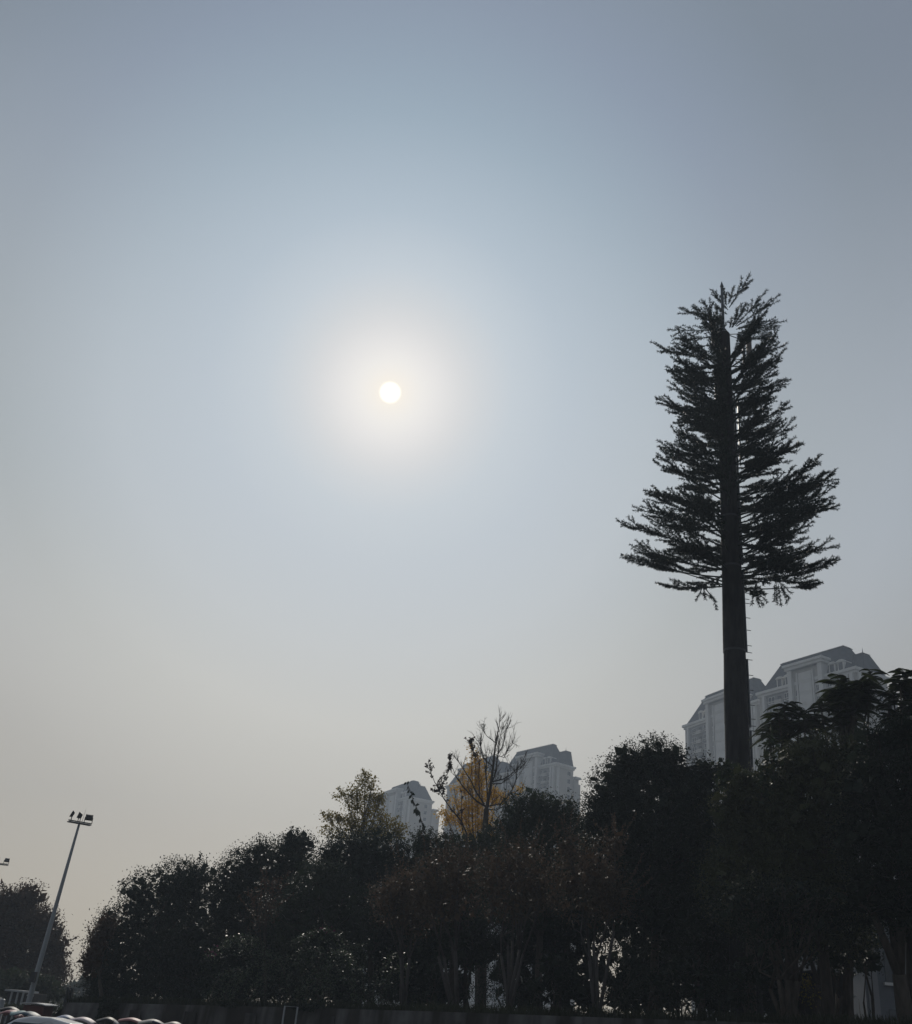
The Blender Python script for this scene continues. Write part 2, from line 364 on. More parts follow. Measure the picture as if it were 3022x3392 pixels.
# ------------------------------------------------------------------ apartment blocks
def building(name, label, corner, ang, L, Wd, ze, floors_vis=9, k=1.0, wing=True):
    th = rad(ang); root = empty(name, (corner[0], corner[1], 0), th, label, 'apartment block', 'tall apartment blocks with slate mansard roofs')
    s = L / 32.0; fh = 3.0
    B = lambda mb, u0, u1, v0, v1, z0, z1, **kw: mb.box(u0, u1, -v1, -v0, z0, z1, **kw)
    def bld(mb, nm, m, par=root): return mb.build(nm, m, par, local=True)
    a = MB(); B(a, 0, L, 0, Wd, 0, ze); B(a, 1.2, L * .55, Wd + .01, Wd + 5, 0, ze - 5.5)
    # storey bands on both visible faces
    for i in range(1, 30):
        z = ze - i * fh; 
        if z < 4: break
        for (p, q) in ((.9, 9.0), (20.8, 31.2)): B(a, p * s, q * s, -.14, 0, z - .18, z + .02)
    bld(a, 'wall', M['wallb'])
    c = MB()                                                  # eaves cornice, two steps
    for (o, z0, z1) in ((.35, ze - 1.1, ze - .40), (.75, ze - .40, ze + .35)):
        B(c, -o, L + o, -o, Wd + o, z0, z1)
    bld(c, 'cornice', M['trim'])
    # mansard
    rh = 8.2 * s; r = MB(); va, vb = .2 + min(4.0 * s, Wd * .36), Wd - .2 - min(4.3 * s, Wd * .36)
    zt = ze + .36
    def hip(mb, a0, a1, b0, b1, z0, A0, A1, B0, B1, z1):
        V_ = [(a0, -b1, z0), (a1, -b1, z0), (a1, -b0, z0), (a0, -b0, z0), (A0, -B1, z1), (A1, -B1, z1), (A1, -B0, z1), (A0, -B0, z1)]
        mb.add(V_, [(3, 2, 1, 0), (4, 5, 6, 7), (0, 1, 5, 4), (1, 2, 6, 5), (2, 3, 7, 6), (3, 0, 4, 7)])
    hip(r, 2.2 * s, L - .2, .2, Wd - .2, zt, 6.3 * s, L - 4.8 * s, va, vb, zt + rh); rf = bld(r, 'roof', M['roof'])
    c2 = MB(); hip(c2, 6.3 * s - .3, L - 4.8 * s + .3, va - .3, vb + .3, zt + rh + .002, 6.3 * s + .2, L - 4.8 * s - .2, va + .4, vb - .4, zt + rh + .5); bld(c2, 'roof_ridge', M['roof'], rf)
    if wing:
        r = MB(); w1 = Wd - .25; hip(r, -.3 * s, 11 * s, 3.2 * s, w1, zt + .003, 1.7 * s, 9 * s, 6.0 * s, 8.6 * s, zt + rh * .70)
        rf2 = bld(r, 'corner_roof', M['roof'])
        hip(q_ := MB(), 1.5 * s, 9.2 * s, 5.8 * s, 8.8 * s, zt + rh * .70 + .002, 2 * s, 8.7 * s, 6.3 * s, 8.3 * s, zt + rh * .70 + .3); bld(q_, 'roof_ridge', M['roof'], rf2)
        f = MB(); f.tube([(1.9 * s, -6.2 * s, zt + rh * .70), (1.9 * s, -6.2 * s, zt + rh * .70 + 1.5)], [.14, .03], 6); bld(f, 'finial', M['steel'], rf2)
        g = MB(); B(g, -.6, 8 * s, Wd + .05, Wd + 2.2 * s, 0, ze - 4.2); bld(g, 'side_wing', M['wallb'])
        g = MB(); B(g, -1.3, 8.4 * s, Wd + .0, Wd + 2.9 * s, ze - 4.18, ze - 3.4); bld(g, 'side_cornice', M['trim'])
    # tall portal frame on the long facade
    p = MB(); pz = ze + 3.6 * s; p0, p1 = 9.2 * s, 20.6 * s
    for (x0, x1) in ((p0, p0 + 1.3), (p1 - 1.3, p1)): B(p, x0, x1, -1.5, 1.2, 0, pz)
    B(p, p0 - .5, p1 + .5, -1.9, 1.4, pz, pz + .8); B(p, p0 - .9, p1 + .9, -2.3, 1.5, pz + .8, pz + 1.5)
    B(p, p0 + 1.32, p1 - 1.32, -1.1, 1.2, pz - .01, pz - .7 + .69)
    bld(p, 'portal', M['trim'])
    g = MB(); B(g, p0 + 1.31, p1 - 1.31, -.55, 4.0, 0, pz - .02); bld(g, 'portal_wall', M['wallb'])
    pn = MB(); B(pn, p0 + 3.9 * s, p1 - 3.9 * s + .6, -1.0, -.56, 0, pz - 1.2)
    for i in range(30):
        z = pz - 4 - i * fh
        if z < 5: break
        B(pn, p0 + 3.9 * s - .05, p1 - 3.9 * s + .65, -1.10, -.9, z, z + .12); B(pn, p0 + 3.9 * s - .05, p1 - 3.9 * s + .65, -1.10, -.9, z + .55, z + .62)
    bld(pn, 'stair_panel', M['trim'])
    for u in (p0 + 3.2 * s, p1 - 3.0 * s): q = MB(); B(q, u, u + .45, -1.05, -.5, 0, pz - 1.0); bld(q, 'pilaster', M['trim'])
    for u in (.6 * s, 1.9 * s, 29.6 * s): q = MB(); B(q, u, u + .9, -.75, .0, 0, ze - 1.12); bld(q, 'pilaster', M['trim'])
    q = MB(); B(q, -.62, .02, .4, 1.3, 0, ze - 1.12); bld(q, 'pilaster', M['trim'])
    q = MB(); B(q, 2.9 * s, 9.1 * s, -.06, -.01, 0, ze - 1.15); B(q, 20.75 * s, 29.5 * s, -.06, -.01, 0, ze - 1.15); bld(q, 'bay_panel', M['bay'])  # thin sheets, darker than the wall, over the bays between pilasters
    # windows: upper storeys one by one, the rest below as one part
    def win(mb, u, z, w, h, off):
        B(mb, u - w / 2 - .12, u + w / 2 + .12, off - .10, off, z - .12, z + h + .12, m=0)
        B(mb, u - w / 2, u + w / 2, off - .13, off - .02, z, z + h, m=1); B(mb, u - .04, u + .04, off - .17, off - .12, z, z + h, m=0)
        B(mb, u - w / 2 - .2, u + w / 2 + .2, off - .28, off - .02, z - .26, z - .13, m=0)
    def winv(mb, v, z, w, h):
        mb.box(-.10, 0, -(v + w / 2 + .12), -(v - w / 2 - .12), z - .12, z + h + .12, 0); mb.box(-.13, -.02, -(v + w / 2), -(v - w / 2), z, z + h, 1)
    wins = [(3.3, 1.4, 1.7, 0), (8.1, 1.2, 1.7, 0), (11.5, .9, 1.5, -.55), (18.2, .9, 1.5, -.55), (22.3, 1.6, 1.7, 0), (27.6, 2.0, 1.6, 0)]
    low_ = MB(); nfl = int((ze - 4) / fh)
    for i in range(nfl):
        z = ze - 1.2 - (i + 1) * fh + .75
        for (u, w, h, off) in wins:
            if i < floors_vis: mb = MB()
            else: mb = low_
            win(mb, u * s, z, w, h, off)
            if i < floors_vis: bld(mb, 'window', [M['trim'], M['glass']])
        mb = MB() if i < floors_vis else low_
        winv(mb, Wd * .74, z, 1.5, 1.6)
        if i < floors_vis: bld(mb, 'window', [M['trim'], M['glass']])
        if i < floors_vis:
            for u in (5.9, 25.0):
                mb = MB(); B(mb, (u - 1.3) * s, (u + 1.0) * s, -1.0, -.01, z - .75, z - .6); B(mb, (u - 1.3) * s, (u + 1.0) * s, -1.0, -.93, z - .6, z + .32, m=1)
                B(mb, (u - 1.3) * s, (u - 1.3) * s + .07, -.92, -.01, z - .6, z + .32, m=1); B(mb, (u + 1.0) * s - .07, (u + 1.0) * s, -.92, -.01, z - .6, z + .32, m=1)
                B(mb, (u - .8) * s, (u + .6) * s, -.06, .0, z - .58, z + 1.5, m=2); bld(mb, 'balcony', [M['trim'], M['wallb'], M['glass']])
    cr = random.Random(int(abs(corner[0]) * 7) + 3)
    for i in range(floors_vis):
        for u in (2.3, 9.0 - .3, 10.4, 24.0, 29.0 - .6):
            if cr.random() < .45: continue
            z = ze - 1.2 - (i + 1) * fh + cr.choice((-.35, .1)); o_ = -.56 if abs(u - 10.4) < .1 else 0; mb = MB(); B(mb, u * s - .45, u * s + .45, o_ - .42, o_ - .02, z, z + .62); B(mb, u * s - .35, u * s + .2, o_ - .45, o_ - .42, z + .06, z + .56, m=1); bld(mb, 'air_conditioner', [M['trim'], M['glass']])
    tag(low_.build('window', [M['trim'], M['glass']], root, local=True), kind='stuff')
    # dormers
    for u in (4.5, 7.2, 22.0, 24.8):
        d = MB(); B(d, u * s - .95, u * s + .95, .25, 3.0, zt, zt + 2.5)
        V_ = []; n = 7
        for yy in (.05, 3.2):
            for i in range(n + 1):
                a_ = math.pi * i / n; V_.append((u * s + 1.25 * math.cos(a_), -yy, zt + 2.5 + .62 * math.sin(a_)))
        F_ = [tuple(range(n, -1, -1)), tuple(range(n + 1, 2 * n + 2))] + [(i, i + 1, n + 2 + i, n + 1 + i) for i in range(n)] + [(0, n + 1, 2 * n + 1, n)]
        d.add(V_, F_); dm = bld(d, 'dormer', M['trim'], rf)
        wv = MB(); B(wv, u * s - .6, u * s + .6, .16, .24, zt + .3, zt + 2.35); bld(wv, 'window', M['glass'], dm) if False else wv.build('dormer_window', M['glass'], root, local=True)
    f = MB()
    for u in (.4, 12.0 * s, L - .5): f.tube([(u, -1.0, zt), (u, -1.0, zt + 1.5)], [.08, .03], 5)
    bld(f, 'lightning_spike', M['steel'])
    return root
def corner_block(name, label, cpx, lpx, ze, Wd=14, ang=None, L=None, **kw):
    c = atz(*cpx, ze)
    if lpx is not None:
        l = atz(*lpx, ze); d = l - c; L = float(np.hypot(d[0], d[1])); ang = math.degrees(math.atan2(d[1], d[0]))
    return building(name, label, c, ang, L, Wd, ze, **kw)
corner_block('apartment_building', 'nearest hazy apartment block, highest in the picture, right of the artificial tree trunk', (2834, 2214), (2516, 2300), 90, Wd=12)
corner_block('apartment_building', 'hazy apartment block directly behind the artificial tree trunk, lower left of the nearest block', (2512, 2322), (2270, 2407), 95, Wd=12)
corner_block('apartment_building', 'right block of the pale far group, behind the bare tree and the round dark bush', (1843, 2529), None, 95, Wd=9, ang=124, L=34)
corner_block('apartment_building', 'middle block of the pale far group, mostly hidden by the golden tree', (1625, 2566), None, 95, Wd=12, ang=118, L=36)
corner_block('apartment_building', 'left block of the pale far group, behind the leafy vine shoot', (1352, 2641), None, 95, Wd=13, ang=116, L=35)
corner_block('apartment_building', 'farthest faint block, just showing through the yellow green tree', (1268, 2668), None, 95, Wd=10, ang=112, L=30, floors_vis=4)

# ------------------------------------------------------------------ artificial tree (antenna mast)
TX, TY = 13.5, 43.0
tz0 = bank_z(TX, TY) - .1
tow = empty('artificial_tree', (TX, TY, tz0), 0, 'very tall dark antenna mast disguised as a conifer, with plastic branches and a lightning rod', 'artificial tree')
def tw_z(y): d = ray(2430, y); return 3 + 45.07 * d[2] / math.hypot(d[0], d[1])
ztop = tw_z(1105)
def tr_r(z): return .61 + (.335 - .61) * (z - 4) / (ztop - 4)
b = MB(); segs = [tz0, tw_z(2400), tw_z(2160), tw_z(1880), tw_z(1600), ztop]
for i in range(len(segs) - 1):
    z0, z1 = segs[i], segs[i + 1]; nseg = 4
    zs = np.linspace(z0, z1, nseg); wob = [1.03 if j == 0 else 1.0 for j in range(nseg)]
    b.tube([(TX + rng.normal(0, .008), TY, z) for z in zs], [tr_r(z) * (1.035 - .03 * (j / nseg)) for j, z in enumerate(zs)], 24)
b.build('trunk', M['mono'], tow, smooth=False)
b = MB(); b.tube([(TX, TY, ztop), (TX, TY, ztop + .30), (TX, TY, ztop + .5)], [tr_r(ztop) * .95, .16, .05], 16); b.build('trunk_cap', M['steel'], tow)
rodz = tw_z(928)
b = MB(); b.tube([(TX, TY, ztop + .3), (TX, TY, rodz - .4), (TX, TY, rodz - .35), (TX, TY, rodz)], [.085, .075, .11, .015], 8); b.build('lightning_rod', M['steel'], tow)
for y in (2160, 1880, 1716, 1500, 1300):
    z = tw_z(y); b = MB(); b.tube([(TX, TY, z - .05), (TX, TY, z + .05)], [tr_r(z) * 1.045] * 2, 24); b.build('joint_collar', M['dark'], tow)
# conduit and climbing pegs on the right-hand side
rv = np.array([math.cos(rad(-8)), math.sin(rad(-8)), 0]); 
b = MB()
for (za, zb) in ((tw_z(2600), tw_z(2420)), (tw_z(2408), tw_z(2183)), (tw_z(2160), tw_z(1890)), (tw_z(1870), tw_z(1300))):
    b.tube([np.array([TX, TY, z]) + rv * (tr_r(z) + .065) for z in (za, (za + zb) / 2, zb)], .05, 8)
b.build('cable_conduit', M['steel'], tow)
pegy = [2462, 2419, 2403, 2380, 2334, 2285, 2235, 2184, 2160, 2137, 2086, 2045, 1997, 1983, 1963, 1920, 1880, 1838]
for y in pegy:
    z = tw_z(y); p = np.array([TX, TY, z]) + rv * (tr_r(z) + .06); q = p + np.array([.28, .10, .03])
    b = MB(); b.tube([p, q], .016, 6); b.build('climbing_peg', M['steel'], tow)
# panel antennas near the top and vertical mounting rods
for (px, py0, py1, dy, w) in ((2366, 1082, 1165, -.35, .26), (2384, 1075, 1250, .5, .10), (2463, 1090, 1190, .45, .12), (2482, 1095, 1200, -.3, .26), (2375, 1230, 1400, .6, .10), (2452, 1300, 1500, .6, .08)):
    d = ray(px, (py0 + py1) / 2); x = d[0] * (TY + dy) / d[1]; z0, z1 = tw_z(py1), tw_z(py0)
    q = MB(); q.box(x - w / 2, x + w / 2, TY + dy - .07, TY + dy + .07, z0, z1); q.tube([(x, TY + dy, z0 - .3), (x, TY + dy, z1 + .15)], .03, 6)
    for z in (z0 + .2, z1 - .2): q.tube([(x, TY + dy, z), (TX, TY, z)], .025, 5)
    q.build('antenna_panel', M['panel'] if w > .2 else M['steel'], tow)
# outline of the crown: (y, left x, right x) in the photo
OUT = [(1000, 2262, 2560), (1085, 2222, 2590), (1160, 2215, 2585), (1225, 2235, 2612), (1290, 2243, 2600), (1350, 2218, 2592), (1410, 2205, 2612), (1455, 2212, 2660),
       (1500, 2205, 2635), (1550, 2195, 2605), (1580, 2180, 2680), (1625, 2148, 2745), (1660, 2145, 2765), (1710, 2140, 2745), (1745, 2142, 2768), (1785, 2085, 2760), (1850, 2100, 2705), (1905, 2135, 2660)]
OZ = [tw_z(o[0]) for o in OUT][::-1]
def reach(z, az):
    sc = 1.0
    xl = np.interp(z, OZ, [o[1] for o in OUT][::-1]); xr = np.interp(z, OZ, [o[2] for o in OUT][::-1]); yc = np.interp(z, OZ, [o[0] for o in OUT][::-1])
    P = np.array([TX, TY, z]); k = mpp(P); cx = 2407 + (yc - 930) * .026
    l, r = (cx - xl) * k, (xr - cx) * k; t = (math.cos(az) + 1) / 2
    return (l * (1 - t) + r * t) * (.95 if z < tw_z(1600) else 1.0)
def bristle(p0, p1, rr, dens=115, sag=.0):
    """bottle-brush twig: wire plus radial needles"""
    L = np.linalg.norm(p1 - p0); n = max(8, int(L * dens)); t = rng.uniform(0, 1, n)
    d = (p1 - p0) / L; c = p0 + d * (t * L)[:, None]; c[:, 2] -= sag * t * t
    o = unit(rng.normal(size=(n, 3))); o = unit(o - (o @ d)[:, None] * d * .9 + d * .55)
    l = rr * rng.uniform(.7, 1.25, n) * np.clip(1.25 - t * .25, .5, 1)
    s = unit(np.cross(o, rng.normal(size=(n, 3)))) * .013
    tip = c + o * l[:, None]
    return np.stack([c - s, c + s, tip + s * .6, tip - s * .6], 1).reshape(-1, 3)
def mono_branch(z, az, L, tilt, curve=.06, droop_twigs=False, wood=None, bare=.22):
    """one plastic bough: returns needle verts; adds wire to wood"""
    h = np.array([math.cos(az), math.sin(az), 0]); up = np.array([0, 0, 1.]); side = np.array([-h[1], h[0], 0])
    pt = lambda t: np.array([TX, TY, z]) + h * (tr_r(z) * .8 + L * t) + up * (math.tan(tilt) * L * t + curve * L * (t * t) - .0) + side * bend * math.sin(t * 2.2)
    bend = rng.normal(0, .06) * L; out = []
    P = [pt(t) for t in np.linspace(0, 1, 6)]
    if wood is not None: wood.tube(P, [.042, .036, .03, .024, .016, .006], 5)
    ks = np.linspace(bare, 1, max(2, int(L * 1.5)))
    for i in range(len(ks) - 1): out.append(bristle(pt(ks[i]), pt(ks[i + 1]), .11))
    nt_ = int(3 + L * 2.5)
    for i in range(nt_):
        t = bare + .05 + (1 - bare) * (i + rng.uniform(0, .6)) / nt_ * .93; sd = 1 if i % 2 else -1
        d = h + side * sd * rng.uniform(.16, .55) + up * (math.tan(tilt) + rng.uniform(.02, .34) - (.9 if droop_twigs else 0)); d /= np.linalg.norm(d)
        l = min(1.6, .55 + L * .22) * rng.uniform(.7, 1.25) * (1.05 - .35 * t)
        p = pt(t); m_ = p + d * l * .5; q = m_ + (d + up * .12) * l * .5
        if wood is not None: wood.tube([p, m_, q], [.016, .012, .006], 3, cap=False)
        out.append(bristle(p + (m_ - p) * .25, m_, .11)); out.append(bristle(m_, q, .11))
        for s2 in ((-1, 1)[i % 2],):                         # short side fingers
            d2 = d + side * s2 * .55 + rng.normal(size=3) * .12; d2 /= np.linalg.norm(d2); r2 = p + (q - p) * rng.uniform(.3, .6)
            out.append(bristle(r2, r2 + d2 * l * .45, .10))
    return np.concatenate(out)
specs = []
zlo, zhi = tw_z(1925), tw_z(1185)
nb = 208
for i in range(nb):
    f = (i + .5) / nb; f = 1 - (1 - f) ** 1.0
    z = zlo + (zhi - zlo) * f; az = i * 2.39996 + rng.normal(0, .25)
    tilt = rad(7 + 19 * f) + rng.normal(0, .11)
    if abs((az % (2 * math.pi)) - 1.5 * math.pi) < .38: az += .8
    zt_ = z + math.tan(tilt) * 3 * (1 - .5 * f)
    L = reach(zt_, az) * rng.choice([.55, .7, .8, .9, .95, .98]) - tr_r(z)
    specs.append([z + rng.normal(0, .12), az, max(.9, L), tilt, .08, False, .14])
for (z, az, L, tl) in [(zhi - .4 + i * .28, i * 2.4 + .3, 2.9, rad(18 + i * 2)) for i in range(2)]: specs.append([z, az, L, tl, .04, False, .25])
# the long low boughs
specs += [[tw_z(1850), math.pi + .05, 4.7, rad(8), .02, False, .3], [tw_z(1915), math.pi - .15, 4.1, rad(7), .09, False, .42], [tw_z(1935), math.pi + .3, 3.9, rad(2), .10, False, .42],
          [tw_z(1905), .15, 4.3, rad(16), .07, False, .3], [tw_z(1935), -.2, 3.9, rad(10), .12, False, .35], [tw_z(1905), .4, 4.2, rad(6), .06, False, .1], [tw_z(1895), -.5, 3.8, rad(6), .06, False, .1],
          [tw_z(1945), 3.35, 3.0, rad(-2), .10, False, .75], [tw_z(1950), -.1, 2.9, rad(1), .09, False, .8]]
# the fan of shoots round the rod: origin and tip in the photo, each with its own depth
FAN = [(2405, 1090, 2215, 1093, -.8, 3), (2400, 1075, 2250, 1020, .6, 3), (2398, 1070, 2292, 1014, -.5, 3), (2398, 1072, 2335, 1042, .9, 2), (2395, 1110, 2228, 1126, .2, 3), (2395, 1135, 2212, 1160, -.6, 4),
       (2410, 1025, 2354, 958, .5, 2), (2408, 1040, 2362, 1005, -.9, 2), (2405, 1010, 2394, 952, .8, 1), (2412, 1005, 2429, 948, .6, 1), (2415, 1018, 2484, 903, -.4, 2), (2440, 970, 2488, 930, -.4, 1),
       (2428, 1082, 2470, 1002, .7, 2), (2425, 1085, 2448, 1012, -.7, 1), (2436, 1078, 2539, 958, .3, 4), (2440, 1080, 2585, 972, -.8, 4), (2445, 1085, 2602, 1060, .5, 4), (2445, 1100, 2565, 1088, -.4, 3), (2440, 1090, 2520, 1053, 1.0, 2),
       (2384, 1078, 2372, 1022, .4, 1), (2390, 1085, 2385, 1040, -.6, 1), (2418, 1085, 2424, 1050, .2, 1), (2402, 1082, 2330, 1075, 1.2, 2), (2450, 1120, 2572, 1112, .6, 3)]
fan = []
for (x0, y0, x1, y1, dz, ntw) in FAN:
    a_ = at(x0, y0, 45.1 + dz * .25); e_ = at(x1, y1, 45.1 + dz * 1.3); w = MB(); mid = (a_ + e_) / 2 - np.array([0, 0, .10]); w.tube([a_, mid, e_], [.026, .018, .006], 5); o_ = [bristle(a_ + (mid - a_) * .12, mid, .115), bristle(mid, e_, .125)]
    dv = unit(e_ - a_); L_ = np.linalg.norm(e_ - a_); sdv = unit(np.cross(dv, np.array([.1, 1., .1])))
    for j in range(min(ntw, 3)):
        for sg in (-1, 1):
            p = a_ + (e_ - a_) * (.35 + .5 * j / max(1, ntw)) + np.array([0, 0, -.05]); d = unit(dv + sdv * sg * rng.uniform(.2, .42) + rng.normal(size=3) * .12); q = p + d * min(.85, L_ * .34) * rng.uniform(.7, 1.1)
            w.tube([p, q], [.011, .005], 4, cap=False); o_.append(bristle(p + (q - p) * .15, q, .115))
    fan.append((w, np.concatenate(o_)))
for w, Vn in fan:
    nb_ = len(w.v); mesh('branch', np.concatenate([np.array(w.v), Vn]), w.f + [tuple(r) for r in (qfaces(len(Vn)) + nb_).tolist()], M['needle'], tow)
specs.sort(key=lambda s: -s[2])
rest = []; rw = MB()
for i, s in enumerate(specs):
    w = MB() if i < 75 else rw
    Vn = mono_branch(s[0], s[1], s[2], s[3], s[4], s[5], w, s[6])
    if i < 75:
        nb_ = len(w.v); Vall = np.concatenate([np.array(w.v), Vn]); 
        F_ = w.f + [tuple(r) for r in (qfaces(len(Vn)) + nb_).tolist()]
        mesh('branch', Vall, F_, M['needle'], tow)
    else: rest.append(Vn)
Vn = np.concatenate(rest); nb_ = len(rw.v)
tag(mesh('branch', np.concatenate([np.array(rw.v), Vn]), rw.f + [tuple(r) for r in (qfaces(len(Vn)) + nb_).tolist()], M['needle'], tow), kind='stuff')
# hanging broken clumps under the crown
for grp in ([(2335, 1962, 2318, 1992), (2345, 1965, 2352, 1990), (2362, 1968, 2385, 1995), (2378, 1985, 2388, 2022), (2330, 1970, 2350, 1968), (2350, 1970, 2378, 1985)],
            [(2512, 1950, 2505, 2005), (2515, 1958, 2530, 2008), (2520, 1962, 2556, 1995), (2525, 1955, 2548, 1970), (2516, 1965, 2545, 2008)],
            [(2580, 1935, 2578, 1990), (2585, 1940, 2588, 2006), (2592, 1940, 2602, 2006), (2600, 1940, 2628, 1985), (2598, 1930, 2636, 1965), (2605, 1950, 2622, 1998)]):
    out = []; w = MB()
    root_ = at(grp[0][0] + 6, grp[0][1] - 22, 45)
    for (x0, y0, x1, y1) in grp:
        dd = 45 + rng.uniform(-.35, .35)
        a_, b_ = at(x0, y0, dd), at(x1, y1, dd + rng.uniform(-.2, .2)); out.append(bristle(a_, b_, .12, 130)); w.tube([root_, a_, b_], [.02, .014, .006], 4)
    Vn = np.concatenate(out); nb_ = len(w.v)
    mesh('hanging_twig', np.concatenate([np.array(w.v), Vn]), w.f + [tuple(r) for r in (qfaces(len(Vn)) + nb_).tolist()], M['needle'], tow)

tow.rotation_euler = (0, .012, 0); tow.location.x -= .4      # the mast leans very slightly

# ------------------------------------------------------------------ the wood on the bank
GW = 'dark evergreen trees on the bank'
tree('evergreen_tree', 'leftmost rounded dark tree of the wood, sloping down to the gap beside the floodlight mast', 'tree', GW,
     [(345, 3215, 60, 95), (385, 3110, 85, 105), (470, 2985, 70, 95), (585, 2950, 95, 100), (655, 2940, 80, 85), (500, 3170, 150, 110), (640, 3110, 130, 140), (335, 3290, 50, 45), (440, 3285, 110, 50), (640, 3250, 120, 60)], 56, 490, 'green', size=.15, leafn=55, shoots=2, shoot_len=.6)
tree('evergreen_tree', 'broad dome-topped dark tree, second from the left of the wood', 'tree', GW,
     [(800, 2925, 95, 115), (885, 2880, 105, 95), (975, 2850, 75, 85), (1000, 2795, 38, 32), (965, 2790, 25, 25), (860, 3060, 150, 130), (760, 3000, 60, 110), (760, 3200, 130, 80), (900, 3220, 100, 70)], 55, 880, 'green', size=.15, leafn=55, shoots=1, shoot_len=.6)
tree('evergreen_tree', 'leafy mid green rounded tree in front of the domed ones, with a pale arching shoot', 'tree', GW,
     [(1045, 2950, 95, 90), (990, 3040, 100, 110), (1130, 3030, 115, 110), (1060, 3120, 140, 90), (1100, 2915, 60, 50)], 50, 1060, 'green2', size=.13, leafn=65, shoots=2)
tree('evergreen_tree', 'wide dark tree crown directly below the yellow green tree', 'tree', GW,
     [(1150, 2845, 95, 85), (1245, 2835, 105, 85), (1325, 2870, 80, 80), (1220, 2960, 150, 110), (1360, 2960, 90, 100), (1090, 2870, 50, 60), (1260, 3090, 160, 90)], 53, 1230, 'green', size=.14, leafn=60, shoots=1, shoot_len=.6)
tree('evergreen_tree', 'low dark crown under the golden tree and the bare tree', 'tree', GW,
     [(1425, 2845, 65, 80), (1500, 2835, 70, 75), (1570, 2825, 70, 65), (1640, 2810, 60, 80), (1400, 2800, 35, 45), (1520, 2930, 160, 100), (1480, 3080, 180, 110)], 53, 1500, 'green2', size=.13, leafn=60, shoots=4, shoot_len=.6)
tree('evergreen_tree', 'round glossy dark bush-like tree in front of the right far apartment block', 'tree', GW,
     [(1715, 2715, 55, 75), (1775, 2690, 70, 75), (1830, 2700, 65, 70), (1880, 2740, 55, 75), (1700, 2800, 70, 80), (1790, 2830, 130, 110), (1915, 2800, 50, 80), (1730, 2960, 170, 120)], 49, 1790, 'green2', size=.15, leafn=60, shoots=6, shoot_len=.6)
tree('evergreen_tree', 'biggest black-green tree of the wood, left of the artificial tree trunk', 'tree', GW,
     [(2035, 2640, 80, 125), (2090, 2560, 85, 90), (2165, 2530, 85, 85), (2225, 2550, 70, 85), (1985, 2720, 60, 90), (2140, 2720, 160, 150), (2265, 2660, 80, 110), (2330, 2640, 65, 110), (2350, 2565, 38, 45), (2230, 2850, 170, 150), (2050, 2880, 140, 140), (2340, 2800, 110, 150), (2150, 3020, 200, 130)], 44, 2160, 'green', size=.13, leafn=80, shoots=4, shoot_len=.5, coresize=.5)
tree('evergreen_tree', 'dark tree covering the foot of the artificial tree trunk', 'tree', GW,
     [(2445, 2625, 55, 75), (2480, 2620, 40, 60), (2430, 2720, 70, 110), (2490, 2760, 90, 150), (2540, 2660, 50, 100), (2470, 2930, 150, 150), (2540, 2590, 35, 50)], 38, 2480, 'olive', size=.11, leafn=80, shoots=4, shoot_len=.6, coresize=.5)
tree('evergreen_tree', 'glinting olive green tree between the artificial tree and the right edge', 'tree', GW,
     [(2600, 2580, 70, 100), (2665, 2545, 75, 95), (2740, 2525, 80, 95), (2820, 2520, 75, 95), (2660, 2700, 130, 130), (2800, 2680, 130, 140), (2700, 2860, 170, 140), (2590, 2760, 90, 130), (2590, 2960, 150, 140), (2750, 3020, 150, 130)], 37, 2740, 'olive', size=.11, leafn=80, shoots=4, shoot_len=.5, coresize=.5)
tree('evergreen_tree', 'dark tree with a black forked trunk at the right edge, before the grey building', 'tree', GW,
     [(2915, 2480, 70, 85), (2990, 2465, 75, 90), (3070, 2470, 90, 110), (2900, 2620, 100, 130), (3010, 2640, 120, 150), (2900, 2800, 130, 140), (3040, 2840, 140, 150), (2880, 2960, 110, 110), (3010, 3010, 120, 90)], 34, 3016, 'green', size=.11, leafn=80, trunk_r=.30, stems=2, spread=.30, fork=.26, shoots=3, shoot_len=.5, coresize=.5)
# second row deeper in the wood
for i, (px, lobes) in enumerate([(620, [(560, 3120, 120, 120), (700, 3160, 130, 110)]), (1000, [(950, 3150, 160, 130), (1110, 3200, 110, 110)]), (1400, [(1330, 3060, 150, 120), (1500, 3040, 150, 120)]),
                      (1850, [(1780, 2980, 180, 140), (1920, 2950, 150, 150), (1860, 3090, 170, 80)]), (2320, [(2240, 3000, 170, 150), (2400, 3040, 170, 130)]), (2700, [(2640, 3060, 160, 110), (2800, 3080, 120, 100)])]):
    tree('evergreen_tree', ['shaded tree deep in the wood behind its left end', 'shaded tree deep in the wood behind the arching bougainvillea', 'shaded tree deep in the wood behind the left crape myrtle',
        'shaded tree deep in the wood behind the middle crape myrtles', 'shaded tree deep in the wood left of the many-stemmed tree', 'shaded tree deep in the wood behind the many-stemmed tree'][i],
        'tree', GW, lobes, 62 - i * 3, px, 'green', size=.2, leafn=30, clump=.7, coresize=.6)
